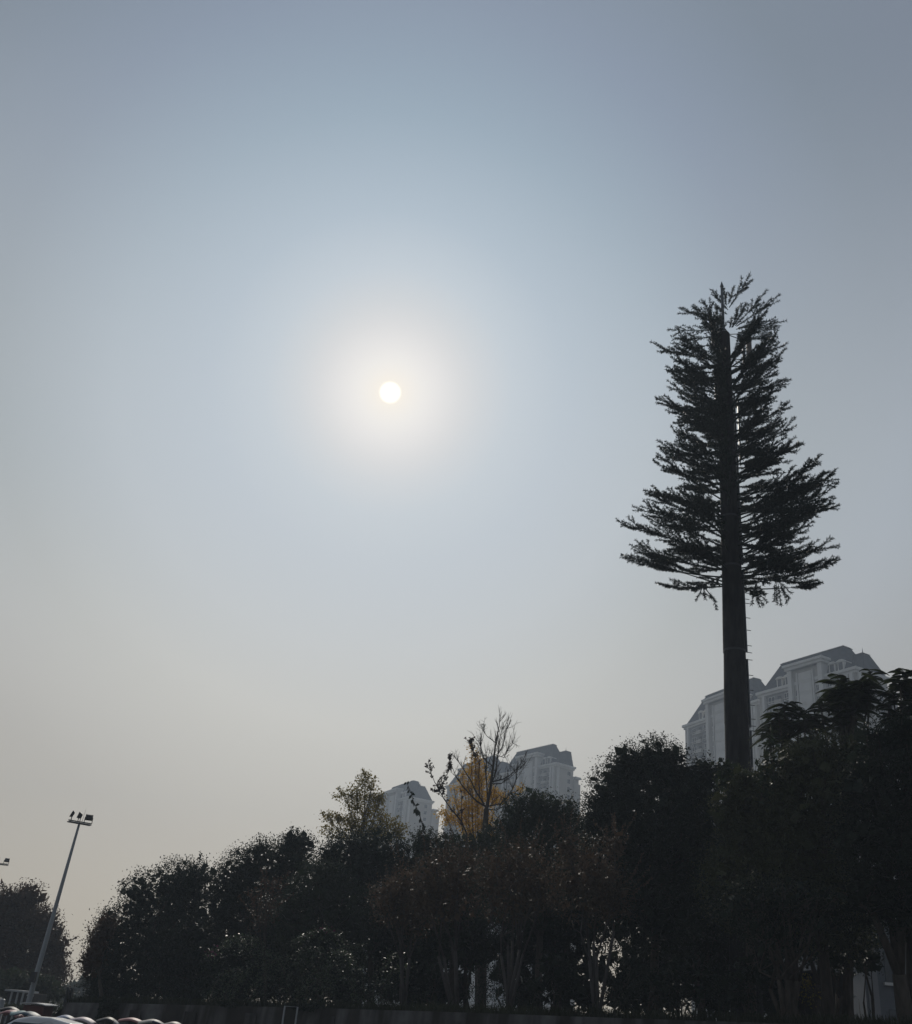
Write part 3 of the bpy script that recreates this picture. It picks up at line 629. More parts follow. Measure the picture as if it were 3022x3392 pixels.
# reddish brown crape myrtles in front
GM = 'rust tinted crape myrtles along the wall'
mk = dict(bark='palebark', stems=5, spread=.30, fork=.50, trunk_r=.13, shell=.55, shoots=6, shoot_len=1.1, size=.10, leafn=48, clump=.4, coresize=.26)
tree('crape_myrtle', 'leftmost rust brown crape myrtle, thin crown beside the green rounded tree', 'tree', GM, [(1290, 2985, 70, 80), (1340, 2950, 60, 70), (1370, 3030, 75, 80)], 42, 1345, 'rust', **mk)
tree('crape_myrtle', 'second rust brown crape myrtle from the left, its stems forming a V', 'tree', GM, [(1440, 2900, 85, 80), (1520, 2890, 85, 90), (1480, 2980, 115, 85), (1410, 2980, 60, 60)], 41, 1520, 'rust', **mk)
tree('crape_myrtle', 'third rust brown crape myrtle from the left, in the middle of the row', 'tree', GM, [(1640, 2890, 80, 80), (1730, 2870, 85, 95), (1690, 2970, 125, 90), (1790, 2960, 60, 70)], 40, 1690, 'rust', **mk)
tree('crape_myrtle', 'right rust brown crape myrtle with feathery shoots against the biggest dark tree', 'tree', GM, [(1890, 2900, 85, 85), (1980, 2880, 85, 105), (2030, 2960, 85, 90), (1940, 2990, 115, 80), (2040, 2800, 30, 50), (1880, 2800, 28, 45)], 39, 1978, 'rust', **mk)
mk2 = dict(mk); mk2.update(stems=8, spread=.35, fork=.42, trunk_r=.20, shell=.6, bark='bark')
tree('crape_myrtle', 'dark green many-stemmed tree with a fan of pale grey stems, right of centre', 'tree', GM, [(2480, 3010, 120, 90), (2600, 2990, 130, 90), (2720, 3020, 110, 90), (2560, 3100, 150, 60)], 34, 2610, 'green', **mk2)
tree('small_tree', 'brown tinted slender tree overlapping the left end of the wood', 'tree', None, [(325, 3130, 38, 60), (350, 3080, 35, 45), (300, 3190, 35, 45)], 52, 340, 'umber', size=.13, leafn=40, clump=.4, shoots=3, trunk_r=.08)
tree('small_tree', 'brown twiggy sapling before the second and third green trees', 'tree', None, [(880, 3000, 45, 60), (905, 2950, 30, 40), (850, 3040, 40, 45)], 47, 885, 'umber', size=.11, leafn=22, clump=.35, shoots=8, fill=False, trunk_r=.07)
for i, (px, lobes, D) in enumerate([(2150, [(2110, 3210, 110, 90), (2200, 3180, 120, 110), (2160, 3300, 150, 60)], 54), (2400, [(2340, 3200, 110, 110), (2440, 3190, 100, 110), (2400, 3310, 130, 60)], 52), (2560, [(2540, 3190, 90, 100), (2560, 3300, 90, 70)], 50),
                          (1900, [(1850, 3200, 80, 60), (1900, 3290, 70, 60), (1800, 3170, 80, 50)], 55), (1350, [(1290, 3210, 120, 90), (1420, 3210, 90, 80), (1380, 3300, 110, 50)], 56), (2800, [(2790, 3130, 110, 80)], 47), (650, [(600, 3260, 130, 60), (760, 3270, 110, 55)], 60), (1050, [(960, 3250, 130, 75), (1120, 3270, 120, 60)], 58), (1560, [(1545, 3150, 110, 60), (1500, 3280, 65, 65)], 56), (1740, [(1710, 3150, 110, 55), (1745, 3275, 55, 70), (1675, 3240, 25, 40)], 55), (1965, [(1960, 3200, 50, 30), (2060, 3290, 50, 50), (1950, 3310, 35, 35)], 50)]):
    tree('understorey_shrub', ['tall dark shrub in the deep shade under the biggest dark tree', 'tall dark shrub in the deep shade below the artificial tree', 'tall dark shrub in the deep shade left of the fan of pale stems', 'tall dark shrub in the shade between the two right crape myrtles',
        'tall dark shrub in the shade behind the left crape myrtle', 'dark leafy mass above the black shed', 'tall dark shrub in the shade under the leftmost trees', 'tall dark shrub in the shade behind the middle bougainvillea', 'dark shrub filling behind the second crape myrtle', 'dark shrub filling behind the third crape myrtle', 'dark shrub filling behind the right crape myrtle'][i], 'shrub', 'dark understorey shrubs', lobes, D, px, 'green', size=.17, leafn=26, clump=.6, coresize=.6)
# gold and yellow-green trees behind
tree('ginkgo_tree', 'yellow green ginkgo standing above the wood left of the far apartment blocks', 'tree', None,
     [(1208, 2585, 24, 28), (1232, 2598, 22, 18), (1180, 2625, 35, 18), (1225, 2635, 35, 22), (1140, 2635, 30, 16), (1255, 2640, 22, 14), (1165, 2665, 30, 20), (1215, 2680, 45, 28), (1258, 2660, 20, 13), (1085, 2705, 22, 11), (1110, 2712, 30, 14), (1150, 2720, 40, 22), (1200, 2735, 60, 30),
      (1265, 2705, 28, 18), (1290, 2725, 35, 20), (1325, 2745, 22, 16), (1082, 2752, 14, 9), (1130, 2760, 45, 22), (1240, 2765, 70, 30), (1310, 2765, 35, 18)], 60, 1195, 'ygreen', size=.20, leafn=40, twigs=1, limb_r=.4, clump=.42, fill=False, shoots=1, shoot_len=.4, trunk_r=.14, shell=.3, fork=.75)
tree('ginkgo_tree', 'golden yellow ginkgo behind the bare tree, in front of the pale far blocks', 'tree', None,
     [(1562, 2478, 9, 16), (1574, 2512, 17, 20), (1590, 2525, 14, 14), (1575, 2548, 26, 28), (1550, 2570, 24, 22), (1595, 2590, 30, 30), (1560, 2620, 30, 30), (1535, 2605, 16, 20), (1620, 2640, 34, 34), (1580, 2670, 44, 32), (1535, 2680, 28, 28), (1470, 2695, 24, 12), (1500, 2708, 26, 14), (1478, 2722, 10, 18), (1525, 2720, 30, 20),
      (1565, 2725, 36, 24), (1610, 2720, 34, 30), (1503, 2613, 14, 8), (1505, 2650, 14, 14), (1650, 2640, 24, 18), (1680, 2645, 20, 12), (1720, 2610, 14, 14), (1560, 2765, 40, 26), (1630, 2770, 40, 26)], 64, 1590, 'gold', size=.20, leafn=38, twigs=1, limb_r=.35, clump=.42, fill=False, trunk_r=.13, shell=.3, fork=.6)

# bare tree: main limbs followed from the photo, each at its own depth, then grown into twigs
bp = at(1600, 3300, 57); bzz = bank_z(bp[0], bp[1])
bt = empty('bare_tree', (bp[0], bp[1], bzz), 0, 'leafless dark tree with upswept twigs rising above the wood', 'tree')
w = MB(); bl = []
def limb(P, r0_, r1_, dd0, dd1, twigs=7, tl=1.3, leafy=False):
    twigs = int(twigs * 1.5); r0_ *= .8
    Q = [at(x, y, 57 + dd0 + (dd1 - dd0) * i / (len(P) - 1)) for i, (x, y) in enumerate(P)]
    w.tube(Q, list(np.linspace(r0_, r1_, len(Q))), 6)
    for _ in range(twigs * (len(Q) - 1)):
        i = rng.integers(0, len(Q) - 1); f = rng.uniform(.1, 1); a_ = Q[i] + (Q[i + 1] - Q[i]) * f; dirv = unit(Q[i + 1] - Q[i])
        d = unit(dirv * .5 + rng.normal(size=3) * .5 + np.array([0, 0, .75])); l = tl * rng.uniform(.4, 1.2)
        m_ = a_ + d * l * .5; e = m_ + unit(d + np.array([0, 0, .4])) * l * .5
        w.tube([a_, m_, e], [.016, .011, .005], 4, cap=False)
        for _k in range(3):
            g = a_ + (e - a_) * rng.uniform(.3, .9); d2 = unit(d + rng.normal(size=3) * .5 + np.array([0, 0, .3])); e2 = g + d2 * l * rng.uniform(.25, .5)
            w.tube([g, e2], [.010, .004], 3, cap=False)
            if leafy: bl.append(g + (e2 - g) * rng.uniform(.2, 1, (5, 1)))
w.tube([np.array([bp[0], bp[1], bzz - .1]), at(1603, 2900, 57), at(1606, 2760, 57), at(1612, 2680, 57)], [.26, .22, .17, .15], 8)
limb([(1612, 2680), (1625, 2610), (1634, 2540), (1640, 2480), (1650, 2425), (1659, 2375)], .14, .012, 0, .3, 6, .7)
limb([(1628, 2590), (1640, 2570), (1650, 2500), (1656, 2450), (1664, 2415)], .07, .01, 0, -.8, 5, .8)
limb([(1616, 2655), (1612, 2590), (1610, 2540), (1612, 2500)], .06, .01, 0, .9, 5)
limb([(1610, 2672), (1580, 2655), (1555, 2630), (1530, 2600), (1510, 2570), (1498, 2540), (1490, 2515)], .07, .01, 0, 1.0, 3, .7)
limb([(1605, 2665), (1575, 2620), (1560, 2585), (1540, 2555), (1520, 2525), (1500, 2500)], .06, .01, 0, -1.2, 3, .7)
limb([(1630, 2590), (1665, 2582), (1690, 2568), (1715, 2545), (1735, 2515), (1750, 2482)], .05, .01, 0, .8, 3, .6)
limb([(1632, 2597), (1660, 2596), (1685, 2580), (1712, 2555), (1740, 2530)], .04, .01, 0, -1.0, 3, .6)
limb([(1615, 2672), (1660, 2662), (1690, 2630), (1705, 2600), (1713, 2575), (1713, 2540)], .05, .01, 0, .5, 3)
limb([(1612, 2680), (1645, 2684), (1680, 2665), (1720, 2640)], .04, .01, 0, -1.5, 3)
limb([(1642, 2460), (1615, 2440), (1600, 2420), (1592, 2402)], .03, .008, 0, .4, 3, .6)
limb([(1650, 2500), (1668, 2470), (1672, 2430), (1682, 2412)], .03, .008, 0, -.6, 4, .8)
limb([(1634, 2540), (1600, 2510), (1592, 2460), (1598, 2430)], .035, .008, 0, 1.0, 4, .9)
limb([(1590, 2640), (1586, 2560), (1592, 2500), (1595, 2460)], .04, .008, .5, 1.5, 4, .9)
limb([(1640, 2500), (1670, 2510), (1685, 2480), (1700, 2460)], .03, .008, 0, .9, 4, .9)
w.build('trunk', M['bark'], bt)
bp2 = at(1545, 3300, 55); bt2 = empty('bare_tree', (bp2[0], bp2[1], bank_z(bp2[0], bp2[1])), 0, 'thin leaning sapling with a few leaves at its tips, left of the leafless tree', 'tree')
w = MB(); bl = []
w.tube([np.array([bp2[0], bp2[1], bank_z(bp2[0], bp2[1])]), at(1548, 2900, 55), at(1546, 2760, 55)], [.10, .08, .06], 6)
limb([(1546, 2760), (1528, 2720), (1495, 2680), (1470, 2645), (1458, 2622), (1440, 2590), (1424, 2550), (1416, 2540)], .055, .008, -2, -2, 3, .45, True)
limb([(1530, 2720), (1529, 2640), (1530, 2620)], .03, .008, -2, -1.6, 2, .4, True)
limb([(1458, 2622), (1462, 2600), (1480, 2570), (1492, 2545)], .03, .008, -2, -1.4, 4, .5, True)
limb([(1458, 2622), (1440, 2625), (1432, 2622)], .02, .006, -2, -2.2, 3, .25, True)
limb([(1495, 2560), (1490, 2530), (1489, 2515)], .02, .006, -1.4, -1.4, 5, .3, True)
limb([(1580, 2520), (1565, 2480), (1558, 2462)], .02, .006, -1, -1, 8, .35, True)
w.build('trunk', M['bark'], bt2); V = leaf_quads(np.concatenate(bl), .11, .6); mesh('leaves', V, qfaces(len(V)), M['umber'], bt2)
# leafy vine shoot, sapling with large leaves
def shoot(name, label, cat, P, D, lsz, n, mt, r=.018, both=True):
    Q = [at(x, y, D + .1 * i) for i, (x, y) in enumerate(P)]; root = empty(name, Q[0], 0, label, cat); w = MB(); w.tube(Q, list(np.linspace(r, r * .35, len(Q))), 5); w.build('stem', M['bark'], root)
    Q = np.array(Q); seg = np.linalg.norm(np.diff(Q, axis=0), axis=1); cum = np.concatenate([[0], np.cumsum(seg)]); t = np.linspace(.05, 1, n) * cum[-1]
    pts = np.stack([np.interp(t, cum, Q[:, i]) for i in range(3)], 1); V = leaf_quads(pts, lsz, .55, 1.2, .1); mesh('leaves', V, qfaces(len(V)), M[mt], root); return root
shoot('vine_shoot', 'long thin leafy vine shoot sticking up before the far left block', 'vine', [(1408, 2765), (1402, 2740), (1392, 2705), (1380, 2675), (1370, 2655), (1362, 2625), (1352, 2603), (1346, 2590)], 50, .26, 34, 'green', .025)
shoot('vine_shoot', 'short leafy shoot poking out left of the second green tree', 'vine', [(428, 2935), (415, 2928), (400, 2920), (394, 2916)], 54, .16, 12, 'green', .012)
for (P, lab) in ([((2567, 2600), (2560, 2540), (2552, 2480), (2548, 2430)), 'sapling with large round leaves right of the artificial tree trunk, at the building edge'], [((2520, 2660), (2530, 2600), (2535, 2560), (2530, 2535)), 'lower sapling with large leaves beside the artificial tree trunk'], [((2395, 2600), (2400, 2570), (2405, 2545), (2398, 2530)), 'small large-leaved sapling left of the artificial tree trunk']):
    Q = [at(x, y, 36) for x, y in P]; root = empty('sapling', Q[0], 0, lab, 'sapling'); w = MB(); w.tube(Q, [.025, .02, .014, .008], 5); w.build('stem', M['bark'], root)
    pts = []
    for q0, q1 in zip(Q[:-1], Q[1:]):
        for _ in range(6):
            p = q0 + (q1 - q0) * rng.uniform(0, 1); pts.append(p + rng.normal(size=(5, 3)) * .14)
    V = leaf_quads(np.concatenate(pts), .24, .55, .1); mesh('leaves', V, qfaces(len(V)), M['green2'], root)

# feathery trees: rosettes of long drooping pinnate fronds
def feather(label, D, base_px, ros, fl=.9, nf=13):
    b0 = at(base_px, 3300, D); z0 = bank_z(b0[0], b0[1]); root = empty('feather_tree', (b0[0], b0[1], z0), 0, label, 'tree', 'feathery trees above the right of the wood')
    w = MB(); lv = []; base = np.array([b0[0], b0[1], z0])
    mid = np.mean([at(r[0], r[1], D) for r in ros], 0); fork = np.array([base[0] * .4 + mid[0] * .6, base[1], base[2] + (mid[2] - base[2]) * .6]); w.tube([base, (base + fork) / 2 + np.array([.1, .1, 0]), fork], [.2, .16, .12], 8)
    for (x, y, s) in ros:
        y -= 8
        c = at(x, y, D + rng.uniform(-1.2, 1.2)); w.tube([fork, (fork + c) / 2 + rng.normal(size=3) * .2 - np.array([0, 0, .2]), c], [.08, .05, .025], 6)
        for k in range(nf):
            az = 2 * math.pi * k / nf + rng.normal(0, .15); el_ = rng.uniform(.0, .7); L = fl * s * rng.uniform(.7, 1.15)
            h = np.array([math.cos(az), math.sin(az), 0]); side = np.array([-h[1], h[0], 0]); n = 26
            t = np.linspace(0, 1, n); P = c + h * (L * t * math.cos(el_ * .8))[:, None] + np.array([0, 0, 1.]) * (L * (math.sin(el_) * t - .62 * t * t))[:, None] + np.array([0, 0, rng.normal(0, .12)])
            w.tube([P[0], P[8], P[16], P[25]], [.010, .008, .006, .003], 3, cap=False)
            ll = L * .20 * np.sin(np.pi * (t * .9 + .08)) + .03
            for sd in (-1, 1):
                d = unit(side * sd + h * .35 + np.array([0, 0, -.42])) ; tip = P + d * ll[:, None]; wd = h * .022
                q = np.stack([P - wd, P + wd, tip + wd * .7, tip - wd * .7], 1); lv.append(q.reshape(-1, 3))
    w.build('trunk', M['bark'], root); V = np.concatenate(lv); mesh('crown', V, qfaces(len(V)), M['frond'], root)
def rosettes(px, py, rx, ry, n, s=1.0):
    return [(px + rng.uniform(-1, 1) * rx, py + rng.uniform(-1, 1) * ry, s * rng.uniform(.75, 1.05)) for _ in range(n)]
feather('left and smallest feathery tree, just right of the artificial tree trunk', 40, 2610, [(2628, 2352, .6), (2600, 2362, .9), (2648, 2372, .9), (2580, 2385, .9), (2560, 2412, .8), (2612, 2405, 1), (2668, 2410, 1)] + rosettes(2615, 2450, 65, 45, 9), .85)
feather('tallest feathery tree, standing in front of the nearest apartment block', 40, 2800, [(2885, 2245, .7), (2860, 2268, .8), (2805, 2262, .8), (2785, 2290, 1), (2835, 2290, 1), (2880, 2290, .8), (2770, 2330, 1), (2720, 2350, .8), (2700, 2390, .9)] + rosettes(2825, 2340, 45, 45, 16) + rosettes(2740, 2405, 50, 15, 4), .95)
feather('feathery tree cut by the right edge of the picture', 38, 3010, [(3000, 2240, .9), (3025, 2260, 1), (2985, 2275, .9), (2960, 2310, .8), (2945, 2345, .7)] + rosettes(3025, 2340, 35, 60, 12, .9) + rosettes(2970, 2385, 30, 20, 4, .8), .85)

# undergrowth shrubs along the wall
def shrub(label, px, lobes, D, mt='green', size=.11, name='shrub', group='undergrowth shrubs behind the wall', **kw):
    a_ = dict(leafn=45, clump=.35, stems=3, spread=.25, trunk_r=.06, coresize=.3, shell=.6); a_.update(kw)
    tree(name, label, 'shrub', group, lobes, D, px, mt, size=size, **a_)
shrub('low bushy shrub at the very left end of the wall top', 330, [(320, 3255, 50, 45), (380, 3280, 70, 35), (340, 3310, 40, 30)], 56)
shrub('dense shrub under the leftmost tree', 560, [(520, 3270, 90, 45), (620, 3280, 80, 35)], 54)
shrub('dense shrub left of the arching bougainvillea', 760, [(720, 3270, 80, 45), (810, 3280, 70, 40)], 51)
shrub('dense shrub between the arching bougainvillea canes', 980, [(920, 3270, 90, 50), (1030, 3280, 80, 45)], 50)
shrub('dense shrub right of the arching bougainvillea', 1220, [(1170, 3270, 90, 55), (1270, 3280, 70, 45)], 48)
shrub('thin shrub between the first two crape myrtles', 1430, [(1400, 3300, 50, 35), (1440, 3220, 45, 40)], 45, leafn=30)
shrub('sparse leafy shrub in the bright gap between the second and third crape myrtles', 1600, [(1590, 3290, 45, 40), (1610, 3230, 35, 40)], 44, fill=False, leafn=60)
shrub('thin leafy shrub just left of the third crape myrtle stems', 1680, [(1670, 3290, 40, 45), (1655, 3220, 30, 40), (1720, 3300, 40, 40)], 44, fill=False, leafn=55)
shrub('shrub between the third and right crape myrtles', 1830, [(1800, 3290, 70, 50), (1870, 3250, 60, 60), (1840, 3200, 60, 40)], 42)
shrub('leafy sprawling shrub right of the right crape myrtle', 2040, [(2030, 3300, 60, 45), (2090, 3240, 55, 60)], 41, fill=False, leafn=60)
shrub('dark shrub in the shade left of the many-stemmed tree', 2250, [(2200, 3270, 80, 70), (2300, 3240, 90, 80)], 38)
shrub('dark shrub at the foot of the many-stemmed tree', 2470, [(2440, 3290, 80, 60), (2500, 3220, 80, 60)], 37)
shrub('shrub in the black shade right of the many-stemmed tree', 2760, [(2760, 3160, 70, 60), (2830, 3140, 60, 50)], 40)
shrub('drooping leafy branch shrub beside the pale grey building', 2880, [(2850, 3140, 45, 40), (2885, 3190, 28, 35)], 38, leafn=30)
shrub('small yellow shrub glowing behind the fan of pale stems', 2690, [(2690, 3290, 30, 35), (2665, 3255, 18, 25)], 47, mt='ygreen', group=None, fill=False, leafn=60)

# arching bougainvillea canes in front of the wood
def arching(label, px, D, canes, dens=13):
    b0 = at(px, 3345, D); bz_ = bank_z(b0[0], b0[1]); root = empty('bougainvillea', (b0[0], b0[1], bz_), 0, label, 'shrub', 'arching bougainvillea shrubs on top of the wall')
    w = MB(); lv = []; fl = []
    for (P, pink) in canes:
        Q = np.array([at(x, y, D + rng.uniform(-.5, .5)) for x, y in P]); 
        t = np.linspace(0, len(Q) - 1, 24); P2 = np.stack([np.interp(t, range(len(Q)), Q[:, i]) for i in range(3)], 1)
        for _ in range(3): P2[1:-1] = (P2[:-2] + P2[1:-1] * 2 + P2[2:]) / 4
        w.tube(list(P2[::2]) + [P2[-1]], .014, 4, cap=False); L = np.linalg.norm(np.diff(P2, axis=0), axis=1).sum()
        n = int(L * dens * 5); k = rng.uniform(0, 23, n); pts = np.stack([np.interp(k, range(24), P2[:, i]) for i in range(3)], 1) + rng.normal(size=(n, 3)) * np.array([.09, .12, .06]); lv.append(pts)
        n2 = int(L * dens * 5); k = rng.uniform(0, 23, n2); pts = np.stack([np.interp(k, range(24), P2[:, i]) for i in range(3)], 1) + rng.normal(size=(n2, 3)) * .22 - np.array([0, 0, .25]); lv.append(pts)
        if pink: 
            n = 26; k = rng.uniform(18 if pink > 0 else 8, 23 if pink > 0 else 14, n); fl.append(np.stack([np.interp(k, range(24), P2[:, i]) for i in range(3)], 1) + rng.normal(size=(n, 3)) * .08)
    w.build('cane', M['bark'], root); p = np.concatenate(lv); V = leaf_quads(p, .10, .6, .2, 1.2); mesh('leaves', V, qfaces(len(V)), M['shiny'], root)
    if fl: V = leaf_quads(np.concatenate(fl), .09, .7); mesh('flowers', V, qfaces(len(V)), M['pink'], root)
arching('left arching bougainvillea with a magenta tip trailing down to the left', 770, 46, [([(900, 3200), (860, 3110), (810, 3100), (760, 3115), (715, 3150), (685, 3165)], 1), ([(880, 3290), (870, 3160), (830, 3110), (770, 3125)], 0),
    ([(960, 3290), (930, 3180), (890, 3150), (830, 3170)], 0), ([(820, 3320), (850, 3260), (910, 3175), (980, 3190)], 0), ([(760, 3330), (780, 3270), (820, 3210), (890, 3190), (960, 3165)], 0), ([(740, 3320), (760, 3250), (800, 3225)], 0), ([(700, 3300), (720, 3240), (760, 3215), (810, 3210)], 0)])
arching('middle arching bougainvillea with a magenta spray on its top cane', 1050, 44, [([(1180, 3220), (1140, 3110), (1095, 3078), (1040, 3085), (990, 3110), (975, 3120)], -1), ([(1100, 3300), (1090, 3180), (1040, 3140), (985, 3160)], 0), ([(1050, 3320), (1070, 3220), (1130, 3140), (1210, 3130)], 0),
    ([(980, 3320), (1000, 3260), (1050, 3215), (1120, 3200)], 0), ([(1010, 3320), (1020, 3270), (1080, 3230)], 0)])
arching('right arching bougainvillea without visible flowers, below the rust coloured crowns', 1230, 42.5, [([(1210, 3320), (1200, 3220), (1160, 3160), (1100, 3150)], 0), ([(1230, 3320), (1250, 3230), (1290, 3170), (1340, 3160)], 0), ([(1260, 3320), (1270, 3260), (1310, 3210), (1370, 3200)], 0), ([(1180, 3320), (1170, 3260), (1120, 3215)], 0)])

# grass and weeds on the bank edge
n = 26000; x = rng.uniform(WP[0][0], WP[-1][0], n); off = rng.gamma(1.2, 1.3, n) + .36
c = np.stack([x, np.array([wall_y(v) for v in x]) + off, np.array([bank_z(v, 0) for v in x])], 1)
h = rng.uniform(.08, .42, n) * (1 + .8 * (rng.uniform(size=n) > .97)); d = np.stack([rng.normal(0, .3, n), rng.normal(0, .3, n), np.ones(n)], 1) * h[:, None]; s = np.stack([rng.normal(size=n), rng.normal(size=n), np.zeros(n)], 1) * .014
V = np.stack([c - s, c + s, c + d + s * .2, c + d - s * .2], 1).reshape(-1, 3)
g = mesh('grass', V, qfaces(len(V)), M['blade']); tag(g, 'rough grass and weeds along the top of the retaining wall', 'grass', None, 'stuff')
# ivy hanging over the wall at its left end
pts = []
for (x_, w_, dn) in ((335, 10, 50), (345, 16, 34), (372, 12, 45), (385, 8, 60), (740, 30, 8), (1010, 35, 12), (1050, 20, 6)):
    p = at(x_, 3326, 49 if x_ < 500 else 44); k = mpp(p); nn = dn * 30
    xx = p[0] + rng.normal(0, w_ * k * .6, nn); zz = wall_z(p[0]) + .12 - rng.uniform(0, 1, nn) ** 1.3 * dn * k * 1.1; yy = np.array([wall_y(v) for v in xx]) - .12 - np.clip(wall_z(p[0]) - zz, 0, 3) * .16 - rng.uniform(0, .15, nn)
    pts.append(np.stack([xx, yy, zz], 1))
V = leaf_quads(np.concatenate(pts), .12, .7, .6); iv = mesh('creeper', V, qfaces(len(V)), M['green']); tag(iv, 'dark creeper hanging over the left part of the retaining wall', 'creeper')
# the thin pale pipe frame against the wall
fr = MB(); A_, B_, C_ = at(934, 3400, 43.4), at(951, 3334, 43.4), at(993, 3337, 43.4); yy = wall_y(A_[0]) - .75
A_[1] = B_[1] = C_[1] = yy; A_[2] = 0; D_ = C_.copy(); D_[2] = 0; A_[0] = B_[0]; fr.tube([A_, B_, C_, D_], .035, 8)
tag(fr.build('pipe_frame', M['cream']), 'thin pale pipe frame standing against the retaining wall', 'frame')

# ------------------------------------------------------------------ left background
tree('background_tree', 'big hazy tree with brownish top behind the floodlight mast at the left edge', 'tree', None,
     [(25, 3005, 60, 55), (85, 2985, 60, 60), (-40, 3060, 90, 120), (60, 3100, 120, 120), (150, 3075, 50, 65), (175, 3130, 45, 50), (150, 3210, 65, 60), (190, 3175, 24, 28), (100, 3220, 130, 70), (170, 3250, 38, 30), (-60, 3200, 90, 90)], 88, 90, 'umber', size=.24, leafn=20, clump=.7, shoots=2, coresize=.6, trunk_r=.3)
tree('background_tree', 'dim green tree low behind the floodlight mast, right of the big hazy tree', 'tree', None,
     [(40, 3265, 90, 45), (130, 3275, 70, 40), (190, 3290, 40, 25)], 80, 130, 'far', size=.22, leafn=20, clump=.6, coresize=.6)
tree('background_tree', 'faint distant tree clump seen through the gap left of the wood', 'tree', None, [(250, 3285, 34, 28), (278, 3270, 14, 22), (215, 3300, 30, 20)], 190, 250, 'far', size=.5, leafn=8, clump=1.2, coresize=1.2)
tree('background_tree', 'thin twiggy distant tree at the left foot of the wood', 'tree', None, [(290, 3272, 10, 14), (300, 3285, 10, 18)], 120, 290, 'far', size=.26, leafn=12, clump=.6, fill=False, shoots=12)
# floodlight masts
def floodlight(label, D, px, py_top, py_bot, lamps, bar, arm):
    t = at(px, py_top, D); root = empty('floodlight_mast', (t[0], t[1], 0), 0, label, 'floodlight mast', 'floodlight masts'); w = MB(); zt = t[2]
    lean = np.array([-.42, 0, 0]) if D < 80 else np.zeros(3)
    w.tube([(t[0] + lean[0], t[1], 0), (t[0] + lean[0] * .5, t[1], zt * .5), (t[0], t[1], zt)], [.165, .12, .065], 12); w.tube([(t[0] + lean[0], t[1], 0), (t[0] + lean[0], t[1], .04)], .32, 8); w.build('pole', M['mast'], root)
    a = np.array([math.cos(arm), math.sin(arm), 0]); nrm_ = np.array([-a[1], a[0], 0]); q = MB(); c = np.array([t[0], t[1], zt])
    for i in range(9):
        for o in (-.13, .13): 
            if i == 0: q.tube([c - a * bar + nrm_ * o, c + a * bar + nrm_ * o], .035, 6)
        p = c - a * bar + a * (2 * bar) * i / 8; q.tube([p - nrm_ * .13, p + nrm_ * .13], .02, 5)
    q.tube([c - a * bar + np.array([0, 0, .09]), c + a * bar + np.array([0, 0, .09])], .035, 6); q.build('crossbar', M['steel'], root)
    for (o, yaw, til) in lamps:
        p = c + a * o; f = np.array([math.cos(yaw), math.sin(yaw), 0]); s_ = np.array([-f[1], f[0], 0]); ct, st = math.cos(til), math.sin(til)
        d1 = f * ct + np.array([0, 0, st]); d2 = np.array([0, 0, ct]) - f * st; o_ = p + np.array([0, 0, .42]); V_ = []
        for k, hw, hh in ((-.08, .13, .11), (.08, .20, .17)):
            for (x_, z_) in ((-hw, -hh), (hw, -hh), (hw, hh), (-hw, hh)): V_.append(o_ + d1 * k + s_ * x_ + d2 * z_)
        b = MB(); b.add(V_, [(3, 2, 1, 0), (4, 5, 6, 7), (0, 1, 5, 4), (1, 2, 6, 5), (2, 3, 7, 6), (3, 0, 4, 7)])
        b.tube([p + s_ * .21 + np.array([0, 0, .06]), o_ + s_ * .21], .02, 4); b.tube([p - s_ * .21 + np.array([0, 0, .06]), o_ - s_ * .21], .02, 4); b.build('floodlight', M['dark'], root)
    return root, c
r_, c_ = floodlight('whole grey floodlight mast with three lamps on its crossbar', 62, 263, 2728, 3322, [(-.50, 3.5, .35), (-.06, 3.2, .25), (.46, 1.9, -.05)], .64, rad(34))
b = MB(); b.tube([c_ + np.array([.12, 0, .1]), c_ + np.array([.18, 0, .85])], [.012, .005], 4); b.build('lightning_spike', M['steel'], r_)
b = MB(); jx = r_.location.x - .34; b.box(jx - .14, jx + .14, r_.location.y - .34, r_.location.y - .15, 3.0, 3.5); b.build('junction_box', M['dark'], r_)
floodlight('farther floodlight mast cut off by the left edge, one lamp showing', 100, -22, 2862, 3300, [(1.05, 1.7, -.1), (.2, 1.9, -.1), (-.7, 2.1, -.1)], 1.25, rad(2))
# dark signal head beyond the wall
p = at(228, 3302, 62); q = empty('signal_head', (p[0], p[1], 0), 0, 'small black box-shaped signal head on a post in the gap left of the wood', 'signal'); b = MB(); b.box(p[0] - .17, p[0] + .17, p[1] - .12, p[1] + .12, p[2] - .42, p[2] + .42, ty=.02); b.build('housing', M['dark'], q)
b = MB(); b.tube([(p[0], p[1], 0), (p[0], p[1], p[2] - .4)], .05, 8); b.build('post', M['steel'], q)
for k in (-.26, 0, .26): b = MB(); b.tube([(p[0], p[1] - .12, p[2] + k), (p[0], p[1] - .26, p[2] + k + .01)], .10, 10); b.build('lens_hood', M['dark'], q)
